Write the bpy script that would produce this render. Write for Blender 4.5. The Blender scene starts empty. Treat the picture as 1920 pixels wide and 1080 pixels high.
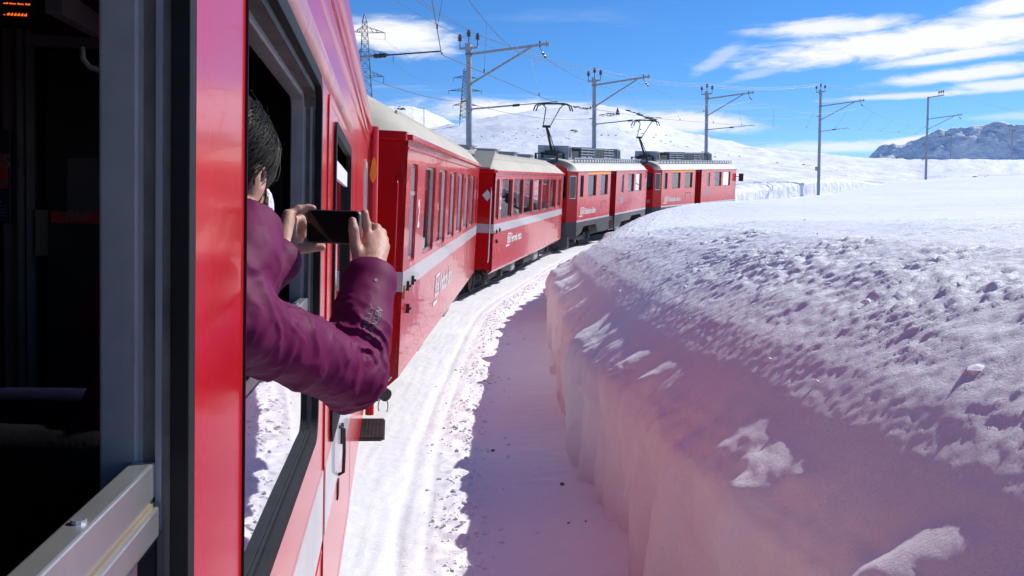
import bpy, bmesh, math, random
import numpy as np
from mathutils import Vector, Matrix

random.seed(7)
rng = np.random.default_rng(11)
R = math.radians
scene = bpy.context.scene
COL = scene.collection

# ------------------------------------------------------------------ camera
F = 1700.0                      # focal length in pixels of the 1920 px wide photograph
CAMH = 2.3                      # eye height above the rail
PITCH = math.atan(116 / F)
cam_d = bpy.data.cameras.new('camera')
cam_d.sensor_width = 36
cam_d.lens = F / 1920 * 36
cam_d.clip_start = 0.02
cam_d.clip_end = 60000
cam = bpy.data.objects.new('camera', cam_d)
COL.objects.link(cam)
cam.location = (0, 0, CAMH)
cam.rotation_euler = (R(90) - PITCH, 0, 0)
scene.camera = cam
_cr = Matrix.Rotation(R(90) - PITCH, 3, 'X')


def P(u, v, D):
    """world point at photograph position (u, v), D metres along the view axis"""
    return Vector((0, 0, CAMH)) + _cr @ Vector(((u - 960) / F * D, (540 - v) / F * D, -D))


# ------------------------------------------------------------------ sky and sun
SUN_AZ, SUN_EL = 62.0, 41.0     # azimuth clockwise from +Y
SUN_STRENGTH, SKY_STRENGTH, EXPOSURE = 5.0, 0.075, 0.10
sd = bpy.data.lights.new('sun', 'SUN')
sd.energy = SUN_STRENGTH
sd.angle = R(0.5)
sd.color = (1.0, 0.955, 0.90)
sun = bpy.data.objects.new('sun', sd)
COL.objects.link(sun)
_sv = Vector((math.sin(R(SUN_AZ)) * math.cos(R(SUN_EL)), math.cos(R(SUN_AZ)) * math.cos(R(SUN_EL)), math.sin(R(SUN_EL))))
sun.rotation_euler = _sv.to_track_quat('Z', 'Y').to_euler()
sun.location = (20, 10, 30)

world = bpy.data.worlds.new('World')
scene.world = world
world.use_nodes = True


class NT:
    """small node-tree helper"""

    def __init__(self, tree):
        self.t = tree
        tree.nodes.clear()

    def n(self, kind, **kw):
        nd = self.t.nodes.new(kind)
        for k, v in kw.items():
            setattr(nd, k, v)
        return nd

    def link(self, a, b):
        self.t.links.new(a, b)

    def math(self, op, a, b=None, c=None, clamp=False):
        nd = self.n('ShaderNodeMath', operation=op, use_clamp=clamp)
        for i, x in enumerate((a, b, c)):
            if x is None:
                continue
            if isinstance(x, (int, float)):
                nd.inputs[i].default_value = x
            else:
                self.link(x, nd.inputs[i])
        return nd.outputs[0]

    def ramp(self, fac, stops, interp='LINEAR'):
        nd = self.n('ShaderNodeValToRGB')
        nd.color_ramp.interpolation = interp
        el = nd.color_ramp.elements
        while len(el) < len(stops):
            el.new(0.5)
        for e, (p, c) in zip(el, stops):
            e.position = p
            e.color = c if len(c) == 4 else (*c, 1)
        self.link(fac, nd.inputs[0])
        return nd.outputs[0]

    def mix(self, fac, a, b, blend='MIX'):
        nd = self.n('ShaderNodeMix', data_type='RGBA', blend_type=blend)
        for sock, x in ((nd.inputs[0], fac), (nd.inputs[6], a), (nd.inputs[7], b)):
            if isinstance(x, (int, float)):
                sock.default_value = x
            elif isinstance(x, tuple):
                sock.default_value = x if len(x) == 4 else (*x, 1)
            else:
                self.link(x, sock)
        return nd.outputs[2]

    def smooth(self, x, lo, hi):
        nd = self.n('ShaderNodeMapRange', interpolation_type='SMOOTHSTEP')
        self.link(x, nd.inputs[0])
        nd.inputs[1].default_value = lo
        nd.inputs[2].default_value = hi
        return nd.outputs[0]

    def noise(self, vec, scale, detail=4, rough=0.55, dist=0.0, out=0):
        nd = self.n('ShaderNodeTexNoise')
        nd.inputs['Scale'].default_value = scale
        nd.inputs['Detail'].default_value = detail
        nd.inputs['Roughness'].default_value = rough
        nd.inputs['Distortion'].default_value = dist
        if vec is not None:
            self.link(vec, nd.inputs['Vector'])
        return nd.outputs[out]

    def mapping(self, vec, scale=(1, 1, 1), rot=(0, 0, 0), loc=(0, 0, 0)):
        nd = self.n('ShaderNodeMapping')
        nd.inputs['Scale'].default_value = scale
        nd.inputs['Rotation'].default_value = rot
        nd.inputs['Location'].default_value = loc
        self.link(vec, nd.inputs['Vector'])
        return nd.outputs[0]


def build_sky():
    k = NT(world.node_tree)
    out = k.n('ShaderNodeOutputWorld')
    bg = k.n('ShaderNodeBackground')
    bg.inputs['Strength'].default_value = SKY_STRENGTH
    k.link(bg.outputs[0], out.inputs[0])
    sky = k.n('ShaderNodeTexSky', sky_type='NISHITA')
    sky.sun_disc = False
    sky.sun_elevation = R(SUN_EL)
    sky.sun_rotation = R(SUN_AZ)
    sky.altitude = 2300
    sky.air_density = 1.0
    sky.dust_density = 0.25
    sky.ozone_density = 2.2
    hs = k.n('ShaderNodeHueSaturation')
    hs.inputs['Saturation'].default_value = 1.12
    hs.inputs['Hue'].default_value = 0.497
    hs.inputs['Value'].default_value = 1.30
    tint = k.mix(1.0, sky.outputs[0], (0.84, 1.06, 1.42), 'MULTIPLY')
    k.link(tint, hs.inputs['Color'])
    # clouds: laid out by azimuth and elevation of the sky itself
    tc = k.n('ShaderNodeTexCoord')
    sep = k.n('ShaderNodeSeparateXYZ')
    k.link(tc.outputs['Generated'], sep.inputs[0])
    X, Y, Z = sep.outputs
    az = k.math('ARCTAN2', X, Y)
    hyp = k.math('SQRT', k.math('ADD', k.math('MULTIPLY', X, X), k.math('MULTIPLY', Y, Y)))
    el = k.math('ARCTAN2', Z, hyp)
    comb = k.n('ShaderNodeCombineXYZ')
    k.link(az, comb.inputs[0])
    k.link(k.math('MULTIPLY', el, 4.2), comb.inputs[1])
    n1 = k.noise(comb.outputs[0], 7.0, 7, 0.62, 0.6)
    n2 = k.noise(comb.outputs[0], 24.0, 5, 0.6, 0.8)
    nn = k.math('ADD', k.math('MULTIPLY', k.math('SUBTRACT', n1, 0.5), 1.6), k.math('MULTIPLY', k.math('SUBTRACT', n2, 0.5), 1.25))
    # u, v, half width, half height (photograph pixels), slope, weight
    clouds = [(1760, 72, 470, 36, -0.045, 1.25), (1540, 52, 190, 20, 0.01, 1.0), (1900, 8, 120, 34, -0.2, 1.1),
              (1800, 103, 190, 13, -0.07, 1.0), (1810, 140, 230, 16, -0.05, 1.0), (1740, 177, 260, 8, -0.01, 0.8),
              (1880, 160, 150, 14, 0.0, 0.9),
              (745, 68, 145, 38, 0.09, 1.05), (1000, 212, 260, 30, 0.03, 1.05), (1290, 228, 150, 22, 0.06, 0.95),
              (1345, 112, 60, 20, -0.5, 0.45), (1430, 135, 90, 10, -0.2, 0.35), (1730, 262, 150, 12, -0.12, 0.9),
              (1550, 275, 160, 14, 0.0, 0.8), (1950, 215, 200, 10, 0, 0.4),
              (300, 90, 220, 40, 0.03, 1.0), (2250, 60, 300, 40, 0.05, 1.1), (2500, 180, 260, 22, 0.0, 1.0)]
    total = None
    for (u, v, wa, we, sl, wt) in clouds:
        d = P(u, v, 1000) - Vector((0, 0, CAMH))
        a0 = math.atan2(d.x, d.y)
        e0 = math.atan2(d.z, math.hypot(d.x, d.y))
        ca = math.cos(a0) ** 2
        da = k.math('SUBTRACT', az, a0)
        de = k.math('ADD', k.math('SUBTRACT', el, e0), k.math('MULTIPLY', da, sl))
        qa = k.math('POWER', k.math('MULTIPLY', da, 1.0 / (wa / F * ca)), 2.0)
        qe = k.math('POWER', k.math('MULTIPLY', de, 1.0 / (we / F * math.sqrt(ca))), 2.0)
        f = k.math('SUBTRACT', 1.0, k.math('SQRT', k.math('ADD', qa, qe)))
        f = k.math('MULTIPLY_ADD', nn, 0.75, f)
        f = k.math('MULTIPLY', k.smooth(f, -0.06, 0.72), wt * 0.95, clamp=True)
        total = f if total is None else k.math('MAXIMUM', total, f)
    # thin veil of cirrus over the whole sky
    c2 = k.n('ShaderNodeCombineXYZ')
    zz = k.math('MAXIMUM', Z, 0.05)
    k.link(k.math('DIVIDE', X, zz), c2.inputs[0])
    k.link(k.math('MULTIPLY', k.math('DIVIDE', Y, zz), 3.0), c2.inputs[1])
    v1 = k.noise(c2.outputs[0], 0.35, 6, 0.6, 0.5)
    veil = k.math('MULTIPLY', k.smooth(v1, 0.54, 0.80), 0.35)
    total = k.math('MAXIMUM', total, veil)
    # pale air close to the horizon
    low = k.math('MULTIPLY', k.math('SUBTRACT', 1.0, k.smooth(el, 0.0, 0.16)), 0.25)
    base = k.mix(low, hs.outputs[0], (6.0, 8.8, 12.0))
    col = k.mix(total, base, (12.2, 12.4, 12.8))
    k.link(col, bg.inputs[0])


build_sky()
world.cycles.sampling_method = 'AUTOMATIC'
scene.view_settings.view_transform = 'Standard'
scene.view_settings.look = 'None'
scene.view_settings.exposure = EXPOSURE
scene.view_settings.gamma = 1.0
scene.cycles.use_denoising = True
scene.cycles.max_bounces = 10
scene.cycles.diffuse_bounces = 4
scene.cycles.glossy_bounces = 4
scene.cycles.transmission_bounces = 4
scene.cycles.transparent_max_bounces = 16
scene.cycles.sample_clamp_indirect = 6.0
scene.cycles.blur_glossy = 0.6


# ------------------------------------------------------------------ helpers
def set_in(bsdf, **kw):
    for k_, v in kw.items():
        nm = k_.replace('_', ' ')
        if nm in bsdf.inputs:
            s = bsdf.inputs[nm]
            s.default_value = (*v, 1) if isinstance(v, tuple) and len(v) == 3 and s.type == 'RGBA' else v


MATS = {}


def mat(name, color, rough=0.5, metal=0.0, vary=0.12, vscale=6.0, bump=0.0, bscale=20.0, coat=0.0, wave=0.0, dirt=None, spec=0.5, stretch=(1, 1, 1), dirt_t=(0.55, 0.8)):
    m = bpy.data.materials.new(name)
    m.use_nodes = True
    k = NT(m.node_tree)
    out = k.n('ShaderNodeOutputMaterial')
    b = k.n('ShaderNodeBsdfPrincipled')
    k.link(b.outputs[0], out.inputs[0])
    set_in(b, Roughness=rough, Metallic=metal)
    b.inputs['Specular IOR Level'].default_value = spec
    b.inputs['Coat Weight'].default_value = coat
    b.inputs['Coat Roughness'].default_value = 0.03
    tc = k.n('ShaderNodeTexCoord')
    vec = k.mapping(tc.outputs['Object'], scale=stretch)
    n1 = k.noise(vec, vscale, 5, 0.6)
    lo = tuple(c * (1 - vary) for c in color)
    hi = tuple(min(1, c * (1 + vary)) for c in color)
    c = k.ramp(n1, [(0.3, lo), (0.7, hi)])
    if dirt:
        dn = k.noise(k.mapping(tc.outputs['Object'], scale=(9, 9, 1.2)), 2.2, 6, 0.65, 0.3)
        c = k.mix(k.smooth(dn, dirt_t[0], dirt_t[1]), c, dirt)
        k.link(k.math('MULTIPLY_ADD', k.smooth(dn, dirt_t[0], dirt_t[1]), 0.25, rough), b.inputs['Roughness'])
    k.link(c, b.inputs['Base Color'])
    h = None
    if bump:
        bn = k.n('ShaderNodeBump')
        bn.inputs['Strength'].default_value = bump
        bn.inputs['Distance'].default_value = 0.01
        k.link(k.noise(tc.outputs['Object'], bscale, 5, 0.6), bn.inputs['Height'])
        h = bn
    if wave:
        bw = k.n('ShaderNodeBump')
        bw.inputs['Strength'].default_value = wave
        bw.inputs['Distance'].default_value = 0.02
        k.link(k.noise(k.mapping(tc.outputs['Object'], scale=(1, 1, 1.3)), 2.4, 2, 0.5), bw.inputs['Height'])
        if h:
            k.link(h.outputs[0], bw.inputs['Normal'])
        h = bw
    if h:
        k.link(h.outputs[0], b.inputs['Normal'])
        if coat:
            k.link(h.outputs[0], b.inputs['Coat Normal'])
    MATS[name] = m
    return m


def glass_mat(name, tint=(0.45, 0.5, 0.5), extra=0.05):
    m = bpy.data.materials.new(name)
    m.use_nodes = True
    k = NT(m.node_tree)
    out = k.n('ShaderNodeOutputMaterial')
    tr = k.n('ShaderNodeBsdfTransparent')
    tr.inputs[0].default_value = (*tint, 1)
    gl = k.n('ShaderNodeBsdfGlossy')
    gl.inputs['Roughness'].default_value = 0.02
    gl.inputs[0].default_value = (0.95, 0.97, 1.0, 1)
    tc = k.n('ShaderNodeTexCoord')
    bw = k.n('ShaderNodeBump')
    bw.inputs['Strength'].default_value = 0.05
    bw.inputs['Distance'].default_value = 0.02
    k.link(k.noise(tc.outputs['Object'], 1.6, 2, 0.5), bw.inputs['Height'])
    k.link(bw.outputs[0], gl.inputs['Normal'])
    fr = k.n('ShaderNodeFresnel')
    fr.inputs['IOR'].default_value = 1.6
    fac = k.math('ADD', fr.outputs[0], extra, clamp=True)
    mx = k.n('ShaderNodeMixShader')
    k.link(fac, mx.inputs[0])
    k.link(tr.outputs[0], mx.inputs[1])
    k.link(gl.outputs[0], mx.inputs[2])
    k.link(mx.outputs[0], out.inputs[0])
    MATS[name] = m
    return m


def emit_mat(name, color, strength):
    m = bpy.data.materials.new(name)
    m.use_nodes = True
    k = NT(m.node_tree)
    out = k.n('ShaderNodeOutputMaterial')
    e = k.n('ShaderNodeEmission')
    e.inputs[0].default_value = (*color, 1)
    e.inputs[1].default_value = strength
    k.link(e.outputs[0], out.inputs[0])
    MATS[name] = m
    return m


def snow_mat(name, bump1=0.35, bump2=0.25, color=(0.84, 0.855, 0.885), dirt=0.0, bs=22.0, bd=0.02):
    m = bpy.data.materials.new(name)
    m.use_nodes = True
    k = NT(m.node_tree)
    out = k.n('ShaderNodeOutputMaterial')
    b = k.n('ShaderNodeBsdfPrincipled')
    k.link(b.outputs[0], out.inputs[0])
    set_in(b, Roughness=0.55)
    b.inputs['Specular IOR Level'].default_value = 0.25
    b.inputs['Subsurface Weight'].default_value = 0.0
    tc = k.n('ShaderNodeTexCoord')
    ob = tc.outputs['Object']
    n1 = k.noise(ob, 1.2, 6, 0.6)
    c = k.ramp(n1, [(0.3, tuple(x * 0.965 for x in color)), (0.7, color)])
    if dirt:
        dn = k.noise(ob, 34.0, 4, 0.7)
        dm = k.noise(ob, 1.1, 3, 0.5)
        f = k.math('MULTIPLY', k.smooth(dn, 0.66, 0.74), k.smooth(dm, 0.45, 0.62))
        c = k.mix(k.math('MULTIPLY', f, dirt), c, (0.32, 0.27, 0.24))
    k.link(c, b.inputs['Base Color'])
    bn = k.n('ShaderNodeBump')
    bn.inputs['Strength'].default_value = bump1
    bn.inputs['Distance'].default_value = bd
    k.link(k.noise(k.mapping(ob, scale=(1, 1.8, 1)), bs, 6, 0.68), bn.inputs['Height'])
    b2 = k.n('ShaderNodeBump')
    b2.inputs['Strength'].default_value = bump2
    b2.inputs['Distance'].default_value = 0.006
    k.link(k.noise(ob, 130.0, 3, 0.6), b2.inputs['Height'])
    k.link(bn.outputs[0], b2.inputs['Normal'])
    k.link(b2.outputs[0], b.inputs['Normal'])
    MATS[name] = m
    return m


def link_mesh(name, me, m=None, parent=None):
    o = bpy.data.objects.new(name, me)
    COL.objects.link(o)
    if m is not None:
        me.materials.append(m) if len(me.materials) == 0 else None
    if parent is not None:
        o.parent = parent
    return o


def tag(o, label=None, cat=None, group=None, kind=None):
    if label:
        o['label'] = label
    if cat:
        o['category'] = cat
    if group:
        o['group'] = group
    if kind:
        o['kind'] = kind
    return o


def empty(name, mw):
    o = bpy.data.objects.new(name, None)
    o.empty_display_size = 0.3
    COL.objects.link(o)
    o.matrix_world = mw
    return o


class MB:
    """collects faces; build() links them as one mesh object"""

    def __init__(self):
        self.v = []
        self.f = []

    def add(self, vs, fs):
        b = len(self.v)
        self.v += [tuple(x) for x in vs]
        self.f += [tuple(i + b for i in q) for q in fs]
        return self

    def box(self, x0, x1, y0, y1, z0, z1):
        return self.add([(x0, y0, z0), (x1, y0, z0), (x1, y1, z0), (x0, y1, z0), (x0, y0, z1), (x1, y0, z1), (x1, y1, z1), (x0, y1, z1)],
                        [(3, 2, 1, 0), (4, 5, 6, 7), (0, 1, 5, 4), (1, 2, 6, 5), (2, 3, 7, 6), (3, 0, 4, 7)])

    def beam(self, a, b, w, h=None, up=(0, 0, 1)):
        """square bar from a to b"""
        h = h or w
        a, b = Vector(a), Vector(b)
        d = (b - a).normalized()
        up = Vector(up)
        if abs(d.dot(up)) > 0.98:
            up = Vector((1, 0, 0))
        s = d.cross(up).normalized()
        t = s.cross(d).normalized()
        vs = []
        for p in (a, b):
            for i, j in ((-1, -1), (1, -1), (1, 1), (-1, 1)):
                vs.append(p + s * (i * w / 2) + t * (j * h / 2))
        return self.add(vs, [(3, 2, 1, 0), (4, 5, 6, 7), (0, 1, 5, 4), (1, 2, 6, 5), (2, 3, 7, 6), (3, 0, 4, 7)])

    def tube(self, pts, r, n=8, caps=True):
        pts = [Vector(p) for p in pts]
        rs = r if isinstance(r, (list, tuple)) else [r] * len(pts)
        vs, fs = [], []
        prev = None
        for i, p in enumerate(pts):
            d = (pts[min(i + 1, len(pts) - 1)] - pts[max(i - 1, 0)]).normalized()
            if prev is None:
                ref = Vector((0, 0, 1)) if abs(d.z) < 0.9 else Vector((1, 0, 0))
                s = d.cross(ref).normalized()
            else:
                s = (prev - d * prev.dot(d))
                s = s.normalized() if s.length > 1e-6 else d.orthogonal().normalized()
            prev = s
            t = d.cross(s)
            for j in range(n):
                a = 2 * math.pi * j / n
                vs.append(p + (s * math.cos(a) + t * math.sin(a)) * rs[i])
        for i in range(len(pts) - 1):
            for j in range(n):
                k2 = (j + 1) % n
                fs.append((i * n + j, i * n + k2, (i + 1) * n + k2, (i + 1) * n + j))
        if caps:
            fs.append(tuple(range(n - 1, -1, -1)))
            m_ = (len(pts) - 1) * n
            fs.append(tuple(m_ + j for j in range(n)))
        return self.add(vs, fs)

    def loft(self, sections, closed=False, caps=False):
        n = len(sections[0])
        vs = [p for s in sections for p in s]
        fs = []
        for i in range(len(sections) - 1):
            for j in range(n if closed else n - 1):
                k2 = (j + 1) % n
                fs.append((i * n + j, i * n + k2, (i + 1) * n + k2, (i + 1) * n + j))
        if caps:
            fs.append(tuple(range(n - 1, -1, -1)))
            m_ = (len(sections) - 1) * n
            fs.append(tuple(m_ + j for j in range(n)))
        return self.add(vs, fs)

    def prism(self, poly, axis, a, b):
        """extrude a 2-D polygon along an axis from a to b"""
        def mk(p, t):
            return {'x': (t, p[0], p[1]), 'y': (p[0], t, p[1]), 'z': (p[0], p[1], t)}[axis]
        n = len(poly)
        vs = [mk(p, a) for p in poly] + [mk(p, b) for p in poly]
        fs = [tuple(range(n - 1, -1, -1)), tuple(range(n, 2 * n))]
        fs += [(i, (i + 1) % n, n + (i + 1) % n, n + i) for i in range(n)]
        return self.add(vs, fs)

    def build(self, name, m, parent=None, smooth=False, bevel=0.0, auto=None):
        me = bpy.data.meshes.new(name)
        me.from_pydata(self.v, [], self.f)
        bm = bmesh.new()
        bm.from_mesh(me)
        bmesh.ops.recalc_face_normals(bm, faces=bm.faces)
        bm.to_mesh(me)
        bm.free()
        if smooth:
            me.polygons.foreach_set('use_smooth', [True] * len(me.polygons))
            if auto:
                me.set_sharp_from_angle(angle=R(auto))
        me.update()
        o = link_mesh(name, me, m, parent)
        if bevel:
            md = o.modifiers.new('bevel', 'BEVEL')
            md.width = bevel
            md.segments = 2
            md.limit_method = 'ANGLE'
            md.angle_limit = R(40)
        return o


def np_mesh(name, V, Q, m, parent=None, smooth=True):
    """fast mesh from arrays; Q is (n, 4) or (n, 3)"""
    V = np.ascontiguousarray(V, dtype=np.float32)
    Q = np.ascontiguousarray(Q, dtype=np.int32)
    me = bpy.data.meshes.new(name)
    me.vertices.add(len(V))
    me.vertices.foreach_set('co', V.ravel())
    k_ = Q.shape[1]
    me.loops.add(Q.size)
    me.loops.foreach_set('vertex_index', Q.ravel())
    me.polygons.add(len(Q))
    me.polygons.foreach_set('loop_start', np.arange(0, Q.size, k_, dtype=np.int32))
    me.polygons.foreach_set('loop_total', np.full(len(Q), k_, dtype=np.int32))
    me.polygons.foreach_set('use_smooth', np.full(len(Q), smooth, dtype=bool))
    me.update(calc_edges=True)
    return link_mesh(name, me, m, parent)


def grid_faces(nr, nc, flip=False):
    i = np.arange(nr - 1)[:, None] * nc + np.arange(nc - 1)[None, :]
    q = np.stack([i, i + 1, i + nc + 1, i + nc], -1).reshape(-1, 4)
    return q[:, ::-1] if flip else q


def rrect(y0, y1, z0, z1, r, n=5):
    pts = []
    for cy, cz, a0 in ((y1 - r, z1 - r, 0), (y0 + r, z1 - r, 90), (y0 + r, z0 + r, 180), (y1 - r, z0 + r, 270)):
        for i in range(n + 1):
            a = R(a0 + 90 * i / n)
            pts.append((cy + r * math.cos(a), cz + r * math.sin(a)))
    return pts


def wall_panel(name, outline, holes, x, depth, m, parent, mk=None):
    """flat wall with rounded openings and reveals; x is the outer face, depth (signed) points inwards"""
    mk = mk or (lambda a, b, t: (t, a, b))
    bm = bmesh.new()
    edges = []
    loops = []
    for lp in [outline] + holes:
        vs = [bm.verts.new(mk(a, b, x)) for a, b in lp]
        loops.append(vs)
        for i in range(len(vs)):
            edges.append(bm.edges.new((vs[i], vs[(i + 1) % len(vs)])))
    bmesh.ops.triangle_fill(bm, use_beauty=True, use_dissolve=False, edges=edges)
    front = list(bm.faces)
    g = bmesh.ops.extrude_face_region(bm, geom=front)
    dv = Vector(mk(0, 0, x + depth)) - Vector(mk(0, 0, x))
    nv = [e for e in g['geom'] if isinstance(e, bmesh.types.BMVert)]
    bmesh.ops.translate(bm, verts=nv, vec=dv)
    bmesh.ops.recalc_face_normals(bm, faces=bm.faces)
    me = bpy.data.meshes.new(name)
    bm.to_mesh(me)
    bm.free()
    return link_mesh(name, me, m, parent)


def ring(name, outer, inner, x0, x1, m, parent, mk=None, bevel=0.0):
    """frame between two loops of equal length, from x0 to x1"""
    mk = mk or (lambda a, b, t: (t, a, b))
    n = len(outer)
    vs = [mk(*p, x0) for p in outer] + [mk(*p, x0) for p in inner] + [mk(*p, x1) for p in outer] + [mk(*p, x1) for p in inner]
    fs = []
    for i in range(n):
        j = (i + 1) % n
        fs += [(i, j, n + j, n + i), (2 * n + j, 2 * n + i, 3 * n + i, 3 * n + j), (i, 2 * n + i, 2 * n + j, j), (n + j, 3 * n + j, 3 * n + i, n + i)]
    b = MB()
    b.add(vs, fs)
    return b.build(name, m, parent, bevel=bevel)


def text(name, s, size, m, parent, mw, extrude=0.001, align='LEFT', shear=0.0, bold=0.0, xs=1.0):
    cu = bpy.data.curves.new(name, 'FONT')
    cu.body = s
    cu.size = size
    cu.extrude = extrude
    cu.align_x = align
    cu.shear = shear
    cu.offset = bold
    cu.resolution_u = 3
    t = bpy.data.objects.new(name, cu)
    COL.objects.link(t)
    bpy.context.view_layer.update()
    me = bpy.data.meshes.new_from_object(t.evaluated_get(bpy.context.evaluated_depsgraph_get()))
    bpy.data.objects.remove(t)
    me.transform(mw @ Matrix.Diagonal((xs, 1, 1, 1)))
    me.name = name
    me.materials.clear()
    return link_mesh(name, me, m, parent)


def side_text_matrix(x, y, z):
    """text lying on a +x facing wall, reading towards +y"""
    return Matrix(((0, 0, 1, x), (1, 0, 0, y), (0, 1, 0, z), (0, 0, 0, 1)))


# gradient noise
_perm = np.random.default_rng(3).permutation(512).astype(np.int64)
_perm = np.concatenate([_perm, _perm, _perm])
_ga = np.random.default_rng(4).uniform(0, 2 * np.pi, 512)
_g2 = np.stack([np.cos(_ga), np.sin(_ga)], -1)
_g3 = np.random.default_rng(5).normal(size=(512, 3))
_g3 /= np.linalg.norm(_g3, axis=1, keepdims=True)


def pn2(x, y, seed=0):
    xi = np.floor(x).astype(np.int64)
    yi = np.floor(y).astype(np.int64)
    xf, yf = x - xi, y - yi
    u = xf * xf * xf * (xf * (xf * 6 - 15) + 10)
    v = yf * yf * yf * (yf * (yf * 6 - 15) + 10)

    def g(ix, iy, dx, dy):
        h = _perm[(_perm[(ix + seed * 37) & 511] + iy) & 511]
        return _g2[h, 0] * dx + _g2[h, 1] * dy
    a = g(xi, yi, xf, yf)
    b = g(xi + 1, yi, xf - 1, yf)
    c = g(xi, yi + 1, xf, yf - 1)
    d = g(xi + 1, yi + 1, xf - 1, yf - 1)
    return 1.5 * ((a * (1 - u) + b * u) * (1 - v) + (c * (1 - u) + d * u) * v)


def fbm2(x, y, oct=4, gain=0.5, seed=0):
    s, a, f = 0, 1.0, 1.0
    for i in range(oct):
        s = s + a * pn2(x * f + i * 17.3, y * f - i * 9.1, seed + i)
        a *= gain
        f *= 2.03
    return s


def pn3(p, seed=0):
    i = np.floor(p).astype(np.int64)
    f = p - i
    w = f * f * f * (f * (f * 6 - 15) + 10)
    s = 0
    for dx in (0, 1):
        for dy in (0, 1):
            for dz in (0, 1):
                h = _perm[(_perm[(_perm[(i[..., 0] + dx + seed * 31) & 511] + i[..., 1] + dy) & 511] + i[..., 2] + dz) & 511]
                gg = _g3[h]
                dd = gg[..., 0] * (f[..., 0] - dx) + gg[..., 1] * (f[..., 1] - dy) + gg[..., 2] * (f[..., 2] - dz)
                s = s + dd * (w[..., 0] if dx else 1 - w[..., 0]) * (w[..., 1] if dy else 1 - w[..., 1]) * (w[..., 2] if dz else 1 - w[..., 2])
    return s * 1.5


# ------------------------------------------------------------------ materials
RED = mat('red_paint', (0.56, 0.009, 0.012), 0.18, vary=0.08, vscale=1.5, coat=0.15, wave=0.05, spec=0.40)
RED_WEATHERED = mat('weathered_red_paint', (0.56, 0.016, 0.020), 0.2, vary=0.14, vscale=2.0, coat=0.42, wave=0.12, spec=0.5, dirt=(0.58, 0.17, 0.16), dirt_t=(0.50, 0.82))
RED_SHADED = mat('shaded_red_paint', (0.36, 0.010, 0.014), 0.3, vary=0.1, coat=0.4, wave=0.05)  # body red darkened: the shade inside the entrance recess is put into the colour
STRIPE = mat('grey_stripe_paint', (0.52, 0.52, 0.53), 0.3, vary=0.06, coat=0.4, wave=0.06)
CREAM = mat('cream_roof_paint', (0.42, 0.385, 0.305), 0.6, vary=0.12, vscale=1.2, dirt=(0.42, 0.38, 0.30))
ROOFWHITE = mat('pale_roof_paint', (0.50, 0.48, 0.43), 0.55, vary=0.1, vscale=1.0, dirt=(0.45, 0.43, 0.40))
ALU = mat('brushed_aluminium', (0.62, 0.62, 0.60), 0.32, 0.85, vary=0.10, vscale=9, bump=0.05, bscale=60)
FRAME = mat('grey_window_frame', (0.34, 0.34, 0.33), 0.45, 0.2, vary=0.12, vscale=14, dirt=(0.15, 0.13, 0.11))
FRAME_DARK = mat('grimy_channel', (0.13, 0.118, 0.105), 0.6, 0.1, vary=0.4, vscale=16, dirt=(0.03, 0.028, 0.02))
RUBBER = mat('black_rubber', (0.013, 0.013, 0.013), 0.6, vary=0.3, vscale=20, bump=0.05, spec=0.2)
BLACK = mat('black_paint', (0.02, 0.02, 0.022), 0.5, vary=0.3)
DARKGREY = mat('dark_grey_paint', (0.055, 0.06, 0.07), 0.45, vary=0.2, vscale=3, coat=0.2, wave=0.04)
UNDER = mat('sooty_steel', (0.045, 0.042, 0.040), 0.65, 0.3, vary=0.5, vscale=5, bump=0.1)
STEEL = mat('galvanised_steel', (0.30, 0.33, 0.36), 0.5, 0.35, vary=0.15, vscale=7, dirt=(0.18, 0.19, 0.20))
WIRE = mat('dull_copper_wire', (0.10, 0.10, 0.11), 0.5, 0.5, vary=0.2)
INSUL = mat('brown_porcelain', (0.03, 0.022, 0.025), 0.2, vary=0.3, coat=0.5)
YELLOW = mat('yellow_paint', (0.85, 0.40, 0.01), 0.4, vary=0.08)
WHITE = mat('white_lettering', (0.72, 0.70, 0.68), 0.5, vary=0.1, vscale=30)
WHITE2 = mat('white_paint', (0.75, 0.75, 0.75), 0.4, vary=0.08)
GLASS = glass_mat('window_glass')
GLASS_DARK = glass_mat('tinted_glass', (0.10, 0.12, 0.12), 0.06)
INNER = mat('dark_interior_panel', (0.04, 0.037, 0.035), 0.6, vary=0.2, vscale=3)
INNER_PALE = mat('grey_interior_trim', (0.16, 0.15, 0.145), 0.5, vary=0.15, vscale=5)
SEATBLUE = mat('blue_seat_cloth', (0.004, 0.005, 0.020), 0.9, spec=0.08, vary=0.3, vscale=30)
SEATLINE = mat('pale_blue_piping', (0.10, 0.11, 0.22), 0.8)
LEATHER = mat('black_leather', (0.006, 0.006, 0.008), 0.42, spec=0.25, vary=0.3, vscale=25, bump=0.12, bscale=120)
SIGNRED = mat('red_notice', (0.42, 0.025, 0.02), 0.5)
SIGNBLUE = mat('dark_blue_notice', (0.012, 0.016, 0.05), 0.5)
LED = emit_mat('orange_led', (1.0, 0.16, 0.03), 1.1)
SNOW = snow_mat('snow', 0.9, 0.5, bs=42.0, bd=0.016)
SNOW_WALL = snow_mat('cut_snow', 0.18, 0.15)
SNOW_FLOOR = snow_mat('packed_snow', 0.42, 0.32, dirt=0.55)
SNOW_FAR = snow_mat('distant_snow', 0.9, 0.0, bs=0.5, bd=0.55)
ROCK = mat('dark_rock', (0.085, 0.078, 0.072), 0.9, vary=0.45, vscale=0.6, bump=0.4, bscale=4)
STONE = mat('grey_stone', (0.10, 0.095, 0.09), 0.9, vary=0.4, vscale=25)
BRASS = mat('dull_brass', (0.45, 0.30, 0.10), .4, .6)
PYLON = mat('weathered_pylon_steel', (0.13, 0.14, 0.16), .6, .2, vary=.2, vscale=2)
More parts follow.
